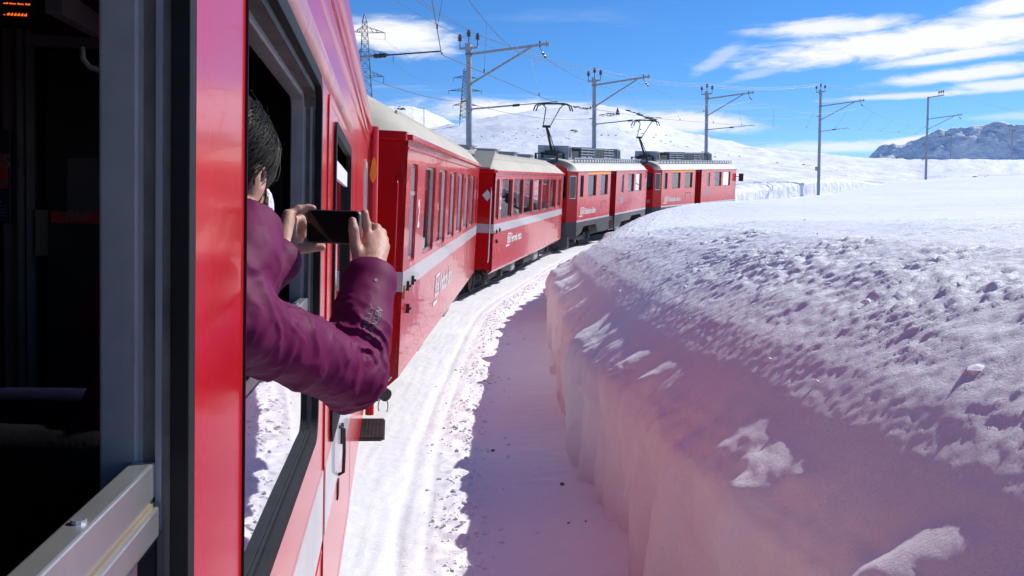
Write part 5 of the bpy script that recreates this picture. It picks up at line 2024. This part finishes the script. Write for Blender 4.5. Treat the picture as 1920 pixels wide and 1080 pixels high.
def surface_nets(f, lo, hi, h):
    lo, hi = np.array(lo), np.array(hi)
    n = np.ceil((hi - lo) / h).astype(int) + 1
    n = ((n + 3) // 4) * 4 + 1
    ax = [lo[i] + np.arange(n[i]) * h for i in range(3)]
    cx = [a[::4] for a in ax]
    G = np.stack(np.meshgrid(*cx, indexing='ij'), -1)
    cs = G.shape[:3]
    cv = np.empty(cs[0] * cs[1] * cs[2], np.float32)
    Gf = G.reshape(-1, 3)
    for i in range(0, len(Gf), 200000):
        cv[i:i + 200000] = f(Gf[i:i + 200000])
    cv = cv.reshape(cs)
    val = np.repeat(np.repeat(np.repeat(cv, 4, 0), 4, 1), 4, 2)[:n[0], :n[1], :n[2]].astype(np.float32)
    near = np.abs(cv) < h * 7.5
    nr = np.repeat(np.repeat(np.repeat(near, 4, 0), 4, 1), 4, 2)
    # blocks are centred on coarse nodes: widen by one coarse cell
    nr2 = near.copy()
    for axn in range(3):
        s1 = np.roll(near, 1, axn)
        nr2 |= s1
        near = nr2.copy()
    nr = np.repeat(np.repeat(np.repeat(nr2, 4, 0), 4, 1), 4, 2)[:n[0], :n[1], :n[2]]
    idx = np.argwhere(nr)
    for i in range(0, len(idx), 300000):
        k_ = idx[i:i + 300000]
        pts = np.stack([ax[j][k_[:, j]] for j in range(3)], -1)
        val[k_[:, 0], k_[:, 1], k_[:, 2]] = f(pts)
    ins = val < 0
    c = [slice(0, -1), slice(1, None)]
    cnt = np.zeros(tuple(n - 1), np.int8)
    for i in (0, 1):
        for j in (0, 1):
            for k_ in (0, 1):
                cnt += ins[c[i], c[j], c[k_]]
    act = (cnt > 0) & (cnt < 8)
    cells = np.argwhere(act)
    vid = np.full(act.shape, -1, np.int64)
    vid[act] = np.arange(len(cells))
    acc = np.zeros((len(cells), 3))
    num = np.zeros(len(cells))
    corners = [(i, j, k_) for i in (0, 1) for j in (0, 1) for k_ in (0, 1)]
    for a_ in corners:
        for axn in range(3):
            if a_[axn] == 0:
                b_ = list(a_)
                b_[axn] = 1
                va = val[cells[:, 0] + a_[0], cells[:, 1] + a_[1], cells[:, 2] + a_[2]]
                vb = val[cells[:, 0] + b_[0], cells[:, 1] + b_[1], cells[:, 2] + b_[2]]
                x = (va < 0) != (vb < 0)
                t = np.where(x, va / np.where(x, va - vb, 1), 0)
                p = np.tile(np.array(a_, float), (len(cells), 1))
                p[:, axn] = t
                acc += p * x[:, None]
                num += x
    V = lo + (cells + acc / num[:, None]) * h
    Q = []
    for axn in range(3):
        o1, o2 = [(1, 2), (2, 0), (0, 1)][axn]
        sl0 = [slice(None)] * 3
        sl1 = [slice(None)] * 3
        sl0[axn] = slice(0, -1)
        sl1[axn] = slice(1, None)
        x = ins[tuple(sl0)] != ins[tuple(sl1)]
        e = np.argwhere(x)
        ok = (e[:, o1] > 0) & (e[:, o2] > 0) & (e[:, o1] < n[o1] - 1) & (e[:, o2] < n[o2] - 1)
        e = e[ok]
        fl = ins[e[:, 0], e[:, 1], e[:, 2]]
        q = []
        for d1, d2 in ((0, 0), (-1, 0), (-1, -1), (0, -1)):
            g = e.copy()
            g[:, o1] += d1
            g[:, o2] += d2
            q.append(vid[g[:, 0], g[:, 1], g[:, 2]])
        q = np.stack(q, -1)
        q[~fl] = q[~fl][:, ::-1]
        Q.append(q)
    Q = np.concatenate(Q)
    Q = Q[(Q >= 0).all(1)]
    return V, Q[:, ::-1]


BASE = Vector((OWN_CAM.x - .52, 1.34, ZC - 1.30))


def A(u, v, y):
    q = L(u, v, y + OWN_CAM.y) - BASE
    return np.array(q[:])


def B(dx, y, dz):
    """relative to the eye: lateral, forward, up"""
    return np.array((OWN_CAM.x + dx - BASE.x, y - BASE.y, ZC + dz - BASE.z))


SKIN = mat('skin', (0.47, 0.25, 0.175), 0.55, vary=.16, vscale=45, bump=.18, bscale=160)
_b = SKIN.node_tree.nodes
for nd in _b:
    if nd.type == 'BSDF_PRINCIPLED':
        nd.inputs['Subsurface Weight'].default_value = 0.05
        nd.inputs['Subsurface Radius'].default_value = (0.012, 0.005, 0.003)
        nd.inputs['Subsurface Scale'].default_value = 0.5
JACKET = mat('plum_shell_fabric', (0.118, 0.0030, 0.052), 0.62, spec=.16, vary=.12, vscale=9, bump=.10, bscale=420)
for nd in JACKET.node_tree.nodes:
    if nd.type == 'BSDF_PRINCIPLED':
        nd.inputs['Sheen Weight'].default_value = 0.03
        nd.inputs['Sheen Tint'].default_value = (1, .55, .85, 1)
HAIR = mat('dark_hair', (0.005, 0.004, 0.004), 0.5, spec=.22, vary=.4, vscale=60)
TROUSER = mat('black_trousers', (0.02, 0.02, 0.025), .8, vary=.3)
MASKM = mat('white_mask_cloth', (0.62, 0.64, 0.68), .8, vary=.05, bump=.1, bscale=300)
CORD = mat('black_cord', (0.02, 0.02, 0.02), .7)

HC = A(420, 318, 1.60)
yaw_, tilt_ = R(27), R(-14)
fd = np.array((math.sin(yaw_) * math.cos(tilt_), math.cos(yaw_) * math.cos(tilt_), math.sin(tilt_)))
er = np.array((math.cos(yaw_), -math.sin(yaw_), 0))
up_ = np.cross(er, fd)
HR = np.stack([er, fd, up_], -1)                # columns: ear, face, crown


def hp_(a, b, c):
    return HC + er * a + fd * b + up_ * c


sR, eR, wR = A(424, 600, 1.40), A(655, 702, 1.70), A(695, 520, 1.865)
sL, eL, wL = B(-.45, 1.66, -.15), A(400, 600, 1.72), A(526, 482, 1.93)
neck0, neck1 = A(446, 445, 1.50), hp_(.0, -.01, -.06)
chest, hips = B(-.36, 1.48, -.30), B(-.42, 1.42, -.72)

RH = dict(wrist=A(696, 512, 1.87),
          idx=[A(691, 449, 1.925), A(687, 421, 1.935), A(684, 399, 1.935)],
          mid=[A(706, 444, 1.935), A(706, 428, 1.955), A(696, 424, 1.985), A(690, 432, 1.99)],
          rin=[A(715, 452, 1.935), A(716, 437, 1.960), A(703, 436, 1.99), A(694, 445, 1.99)],
          pin=[A(720, 464, 1.93), A(720, 450, 1.955), A(706, 451, 1.98), A(698, 458, 1.98)],
          thu=[A(676, 492, 1.885), A(666, 458, 1.90), A(663, 430, 1.90), A(661, 414, 1.905)])
LH = dict(wrist=A(526, 478, 1.935),
          idx=[A(540, 404, 1.985), A(560, 393, 2.0), A(577, 389.5, 2.005), A(587, 390, 2.005)],
          mid=[A(545, 413, 2.005), A(564, 411, 2.03), A(572, 425, 2.04), A(568, 442, 2.035)],
          rin=[A(544, 425, 2.01), A(560, 425, 2.045), A(567, 438, 2.05), A(562, 450, 2.04)],
          pin=[A(541, 437, 2.005), A(553, 440, 2.035), A(559, 450, 2.035)],
          thu=[A(536, 462, 1.965), A(556, 467, 1.98), A(578, 465, 1.985), A(604, 463.5, 1.99)])


def hand(p, H_, rw):
    d = chain(p, [H_['wrist'], H_['wrist']], [rw, rw])
    for k_, r0 in (('idx', .0135), ('mid', .0135), ('rin', .013), ('pin', .012)):
        d = smin(d, seg(p, H_['wrist'], H_[k_][0], rw * .78, r0), .012)
    d = smin(d, seg(p, H_['wrist'] * .6 + H_['mid'][0] * .4, H_['thu'][0], .017, .0155), .012)
    for k_, rs in (('idx', (.0098, .0088, .0080, .0070)), ('mid', (.0100, .0090, .0082, .0074)), ('rin', (.0095, .0086, .0078, .007)), ('pin', (.0085, .0076, .0068, .0062))):
        pts = H_[k_]
        d = smin(d, chain(p, pts, list(rs)[:len(pts)] if len(pts) > 3 else list(rs)[:3], .003), .004)
        # knuckle
        d = smin(d, np.linalg.norm(p - pts[1], axis=1) - .0092, .006)
    d = smin(d, chain(p, H_['thu'], [.0150, .0118, .0105, .0082], .004), .007)
    return d


def body_sdf(p):
    d = ellip(p, hp_(0, -.012, .022), np.array((.074, .094, .092)), HR)
    d = smin(d, ellip(p, hp_(0, .022, -.045), np.array((.058, .066, .070)), HR), .03)
    d = smin(d, ellip(p, hp_(0, .055, -.088), np.array((.026, .030, .022)), HR), .03)      # chin
    d = smin(d, seg(p, hp_(0, .086, .005), hp_(0, .098, -.030), .007, .010), .014)           # nose
    d = smin(d, seg(p, hp_(-.022, .072, -.066), hp_(.022, .072, -.066), .009, .009), .014)    # lips
    d = smin(d, seg(p, hp_(-.045, .075, .022), hp_(.045, .070, .022), .008, .008), .02)      # brow
    for sg in (-1, 1):
        ear = ellip(p, hp_(sg * .080, -.012, -.022), np.array((.010, .019, .031)), HR)
        ear = np.maximum(ear, -ellip(p, hp_(sg * .092, -.008, -.018), np.array((.010, .010, .018)), HR))
        d = smin(d, ear, .006)
        d = np.maximum(d, -(np.linalg.norm(p - hp_(sg * .032, .098, .004), axis=1) - .012))
    d = smin(d, seg(p, neck0, neck1, .050, .047), .03)
    t_ = smin(seg(p, chest, hips, .085, .09), seg(p, sL, sR, .055, .055), .06)
    t_ = smin(t_, seg(p, neck0, chest, .045, .06), .03)
    d = smin(d, t_, .03)
    for s_, e_, w_, H_ in ((sR, eR, RH['wrist'], RH), (sL, eL, LH['wrist'], LH)):
        d = smin(d, smin(seg(p, s_, e_, .045, .038), seg(p, e_, w_, .038, .027), .02), .02)
        d = smin(d, hand(p, H_, .026), .012)
    return d


def frame_of(a, b):
    d = (b - a) / np.linalg.norm(b - a)
    return d


dR = frame_of(eR, wR)
dL = frame_of(eL, wL)
cuffR = wR + dR * .012
cuffL = wL + dL * .004


def sleeve(p, s_, e_, w_, dr, cuff, rs):
    lower = seg(p, e_, w_ + dr * .03, rs[1], rs[2])
    ax_t = (p - cuff) @ dr
    # cuff tab bulges a little, then ends on a clean plane
    lower = lower - .004 * np.exp(-((ax_t + .025) / .02) ** 2)
    cut = np.maximum(lower, ax_t)
    hollow = np.maximum(lower + .012, -(ax_t + .03))
    cut = np.maximum(cut, -hollow)
    upper = seg(p, s_, e_, rs[0], rs[1])
    return upper, cut


def folds(p, s_, e_, w_, amp):
    """creases that gather on the inside of the elbow and run round the arm"""
    ax1 = frame_of(s_, e_)
    ax2 = frame_of(e_, w_)
    t1 = (p - e_) @ ax1
    t2 = (p - e_) @ ax2
    al = np.where(t2 > 0, t2, t1)
    n = pn3(np.stack([p[:, 0] * 9, p[:, 1] * 9, p[:, 2] * 9], -1), 3)
    n2 = pn3(p * 19.0 + 4.0, 5)
    n3 = pn3(p * np.array((40., 40., 40.)) + 2.0, 9)
    inner = np.clip(((p - e_) @ ((ax2 - ax1) / np.linalg.norm(ax2 - ax1))) / .07, -1, 1)
    w_el = np.exp(-(al / .11) ** 2) * np.exp(-(np.linalg.norm(p - e_, axis=1) / .17) ** 2)
    ridge_ = 1 - np.abs(np.sin(al * 58 + 34 * (p @ np.cross(ax1, ax2)) + 3.6 * n + 1.6 * n2))
    w1 = p + .020 * np.stack([n, n2, n3], -1)
    cr1 = np.clip(1 - np.abs(pn3(np.stack([(w1 @ ax1) * 13 + 6 * (w1 @ np.cross(ax1, ax2)), (w1 @ np.cross(ax1, ax2)) * 7, (w1 @ np.cross(ax1, np.cross(ax1, ax2))) * 7], -1), 7)) * 5.0, 0, 1)
    cr2 = np.clip(1 - np.abs(pn3(w1 * 17.0 + 8, 13)) * 5.5, 0, 1)
    lng = .9 * cr1 + .45 * cr2
    return amp * ((ridge_ ** 1.6) * w_el * (.06 + .94 * np.clip(inner + .25, 0, 1)) * 1.35 + .55 * n + .40 * n2 + .12 * n3 + .38 * lng)


def jacket_sdf(p):
    uR, lR = sleeve(p, sR, eR, wR, dR, cuffR, (.066, .064, .0505))
    uL, lL = sleeve(p, sL, eL, wL, dL, cuffL, (.064, .056, .046))
    d = smin(uR, lR, .025)
    d = smin(d, smin(uL, lL, .025), .02)
    t_ = smin(seg(p, chest, hips, .115, .125), seg(p, sL + np.array((0, 0, -.01)), sR, .070, .066), .06)
    d = smin(d, t_, .05)
    # stand-up collar and the hood bunched below it
    c0, c1 = A(440, 488, 1.46), A(452, 432, 1.53)
    col = seg(p, c0, c1, .074, .067)
    ax_ = frame_of(c0, c1)
    tt = (p - c1) @ ax_
    col = np.maximum(np.maximum(col, tt), -np.maximum(seg(p, c0, c1 + ax_ * .1, .063, .054), -(tt + .03)))
    d = smin(d, col, .02)
    hood = seg(p, A(430, 500, 1.40), A(478, 492, 1.48), .034, .020)
    d = smin(d, hood, .025)
    nb = np.abs(d) < .03
    if nb.any():
        q = p[nb]
        fR = folds(q, sR, eR, wR, .0115)
        calm = np.clip(np.minimum(np.linalg.norm(q - cuffR, axis=1), np.linalg.norm(q - cuffL, axis=1)) / .10 - .45, .06, 1) * np.clip(np.linalg.norm(q - A(452, 445, 1.52), axis=1) / .10 - .5, .35, 1)
        d[nb] = d[nb] - (fR - .003) * calm
    return d


pmat = OWN @ Matrix.Translation(BASE)
lo = np.array((-.32, -.30, .38))
hi = np.array((.62, .86, 1.62))
V, Q = surface_nets(body_sdf, lo, hi, .0034)
person = np_mesh('person', V, Q, SKIN)
person.matrix_world = pmat
tag(person, 'passenger in a plum jacket leaning out of the window to photograph the train', 'person')
V, Q = surface_nets(jacket_sdf, lo, hi, .0036)
jk = np_mesh('jacket', V, Q, JACKET, person)
# cuff snap and sleeve lettering
def on_sleeve(u, v):
    """march the view ray to the jacket surface"""
    d = OWN_INV.to_3x3() @ (P(u, v, 1.0) - CAMV)
    d = np.array(d[:]) / d.length
    o_ = np.array((OWN_CAM - BASE)[:])
    t = 1.2
    for _ in range(80):
        s_ = float(jacket_sdf((o_ + d * t)[None, :])[0])
        t += s_ * .7
        if abs(s_) < 2e-4:
            break
    return o_ + d * t


q = on_sleeve(705, 525)
vd = -np.array((OWN_INV.to_3x3() @ (P(705, 525, 1.0) - CAMV).normalized())[:])
MB().tube([q - vd * .001, q + vd * .003], .0035, 10).build('snap', ALU, jk)


def sleeve_text(s, u0, v0, u1, v1, size, xs):
    """lettering laid on the cloth: every vertex is dropped onto the sleeve"""
    p0, p1 = on_sleeve(u0, v0), on_sleeve(u1, v1)
    ln_ = np.linalg.norm(p1 - p0)
    cu = bpy.data.curves.new('t', 'FONT')
    cu.body = s
    cu.size = 1
    cu.offset = .012
    cu.resolution_u = 2
    t = bpy.data.objects.new('t', cu)
    COL.objects.link(t)
    bpy.context.view_layer.update()
    me = bpy.data.meshes.new_from_object(t.evaluated_get(bpy.context.evaluated_depsgraph_get()))
    bpy.data.objects.remove(t)
    bm = bmesh.new()
    bm.from_mesh(me)
    bmesh.ops.triangulate(bm, faces=bm.faces)
    bmesh.ops.subdivide_edges(bm, edges=bm.edges, cuts=1)
    wmax = max(v_.co.x for v_ in bm.verts)
    ex = (p1 - p0) / ln_
    ey = np.cross(vd, ex)
    ey /= np.linalg.norm(ey)
    ez = np.cross(ex, ey)
    for v_ in bm.verts:
        q_ = p0 + ex * (v_.co.x / wmax * ln_) + ey * (v_.co.y * size)
        v_.co = Vector(q_ + ez * .02)
    pp = np.array([v_.co[:] for v_ in bm.verts])
    for _ in range(30):
        pp = pp - ez * ((jacket_sdf(pp) - .0008) * .7)[:, None]
    for v_, q_ in zip(bm.verts, pp):
        v_.co = Vector(q_)
    bm.to_mesh(me)
    bm.free()
    me.materials.clear()
    link_mesh('sleeve_lettering', me, LETTER, jk)


LETTER = mat('grey_rubber_print', (.10, .085, .10), .6)
sleeve_text('HELLY', 686, 622, 703, 574, .013, 1)
sleeve_text('HANSEN', 695, 640, 717, 582, .016, 1)

# hair: scalp shell plus loose strands
def hair_sdf(p):
    q = (p - HC) @ HR
    d = ellip(p, hp_(0, -.018, .026), np.array((.088, .108, .104)), HR)
    d = smin(d, ellip(p, hp_(0, -.075, -.055), np.array((.062, .050, .062)), HR), .035)
    n = pn3(np.stack([q[:, 0] * 60, q[:, 1] * 14, q[:, 2] * 22], -1), 11)
    n2 = pn3(np.stack([q[:, 0] * 130, q[:, 1] * 30, q[:, 2] * 45], -1), 12)
    d = d - .003 * n - .0015 * n2
    # open over face and ears
    face = np.maximum(-(q[:, 1] - .052 + .30 * np.clip(-q[:, 2] - .005, 0, 1)), q[:, 2] - .062)
    face = np.maximum(-(q[:, 1] - (.066 - 1.0 * np.clip(.005 - q[:, 2], 0, .09))), q[:, 2] - .060)
    low = q[:, 2] + .085 + .25 * q[:, 1]
    d = np.maximum(d, -face)
    d = np.maximum(d, -(low))
    return d


V, Q = surface_nets(hair_sdf, HC - .16, HC + .16, .0034)
hair = np_mesh('hair', V, Q, HAIR, person)
sv, sf = MB(), None
r3 = np.random.default_rng(8)
for k_ in range(1500):
    az0 = r3.uniform(-2.6, 2.6) + math.pi
    el0 = r3.uniform(-.2, 1.35)
    pts = []
    x0, y0, z0_ = math.sin(az0) * math.cos(el0), math.cos(az0) * math.cos(el0), math.sin(el0)
    pos = np.array((x0 * .089, y0 * .109 - .018, z0_ * .105 + .026))
    lift = r3.uniform(.001, .006) if r3.random() < .82 else r3.uniform(.005, .020)
    for s_ in range(7):
        c_ = pos - np.array((0, -.018, .026))
        e_ = np.linalg.norm(c_ / np.array((.089, .109, .105)))
        pos_s = np.array((0, -.018, .026)) + c_ / e_ * (1 + (lift * (s_ / 6) + .001) / .1)
        pts.append(HC + HR @ pos_s)
        step = np.array((0.0, -.55, -.75)) + r3.normal(0, .16, 3)
        nrm = c_ / np.linalg.norm(c_)
        step = step - nrm * (step @ nrm)
        pos = pos_s + step / max(np.linalg.norm(step), 1e-6) * .015
        if pos[2] < -.075:
            break
    if len(pts) > 2 and (pts[0] - HC) @ fd < .055:
        sv.tube([Vector(q_) for q_ in pts], [.0006] * (len(pts) - 1) + [.0002], 3, caps=False)
sv.build('hair_strand', HAIR, hair, smooth=True)
# face mask and its cords
V, Q = surface_nets(lambda p: np.maximum(np.maximum(np.abs(ellip(p, hp_(0, .028, -.052), np.array((.066, .088, .070)), HR)) - .0015, -((p - HC) @ fd - .045)), (p - HC) @ up_ + .016),
                    HC - .16, HC + .16, .003)
np_mesh('face_mask', V, Q, MASKM, person)
for sg in (1, -1):
    MB().tube([Vector(hp_(sg * .052, .055, -.035)), Vector(hp_(sg * .073, .02, -.025)), Vector(hp_(sg * .088, -.018, -.004)), Vector(hp_(sg * .086, -.030, -.025)), Vector(hp_(sg * .080, -.02, -.05)), Vector(hp_(sg * .062, .04, -.085))], .0016, 6).build('mask_cord', CORD, person)
MB().tube([Vector(hp_(.084, -.012, -.052)), Vector(hp_(.072, -.008, -.085)), Vector(hp_(.060, -.005, -.125))], .0022, 6).build('earphone_cord', CORD, person)
MB().tube([Vector(hp_(.080, .004, -.045)), Vector(hp_(.068, .006, -.085)), Vector(hp_(.056, .000, -.125))], .0016, 6).build('earphone_cord', CORD, person)
# trousers and boots
def leg_sdf(p):
    h_ = np.array(hips)
    d = seg(p, h_, h_ + np.array((.05, 0, -.05)), .145, .14)
    for sg in (-1, 1):
        k1 = np.array((h_[0] + sg * .09, h_[1] + .03, .42))
        k2 = np.array((h_[0] + sg * .10, h_[1] - .02, .06))
        d = smin(d, smin(seg(p, h_ + np.array((sg * .07, 0, -.06)), k1, .09, .065), seg(p, k1, k2, .065, .055), .03), .04)
        d = smin(d, seg(p, k2 + np.array((0, -.03, -.015)), k2 + np.array((0, .14, -.02)), .04, .038), .03)
    return np.maximum(d, -p[:, 2])


V, Q = surface_nets(leg_sdf, np.array((-.4, -.4, -.02)), np.array((.5, .4, .75)), .012)
np_mesh('trousers', V, Q, TROUSER, person)

# ------------------------------------------------------------------ the phone
pc_ = L(625, 425.5, 1.955 + OWN_CAM.y)
pa, pb_ = L(575, 424, 2.000 + OWN_CAM.y), L(674, 428, 1.915 + OWN_CAM.y)
ex = (pb_ - pa).normalized()
ez = Vector((0, 0, 1)) - ex * ex.z
ez.normalize()
ey = ez.cross(ex)
pm = Matrix(((ex.x, ey.x, ez.x, pc_.x), (ex.y, ey.y, ez.y, pc_.y), (ex.z, ey.z, ez.z, pc_.z), (0, 0, 0, 1)))
pw_ = (pb_ - pa).length / 2
ph_ = (L(625, 394, 1.955 + OWN_CAM.y).z - L(625, 457, 1.955 + OWN_CAM.y).z) / 2
phone = empty('phone', OWN @ pm)
tag(phone, 'dark smartphone held sideways in both hands of the passenger', 'phone')
b = MB().prism(rrect(-pw_, pw_, -ph_, ph_, .011, 6), 'y', -.0035, .0045)
b.build('case', mat('grey_phone_case', (.12, .12, .13), .35, .4), phone, bevel=.0015)
MB().add([(x, -.0042, z) for x, z in rrect(-pw_ + .003, pw_ - .003, -ph_ + .003, ph_ - .003, .009, 6)], [tuple(range(28))]).build('screen', mat('dark_phone_screen', (.008, .008, .010), .12, spec=.25), phone)
cam_ring = [(pw_ - .012 + .010 * math.cos(a), -.0046, -ph_ + .018 + .010 * math.sin(a)) for a in np.linspace(1.4, 4.2, 12)]
MB().tube(cam_ring, .0008, 5).build('screen_mark', STEEL, phone)
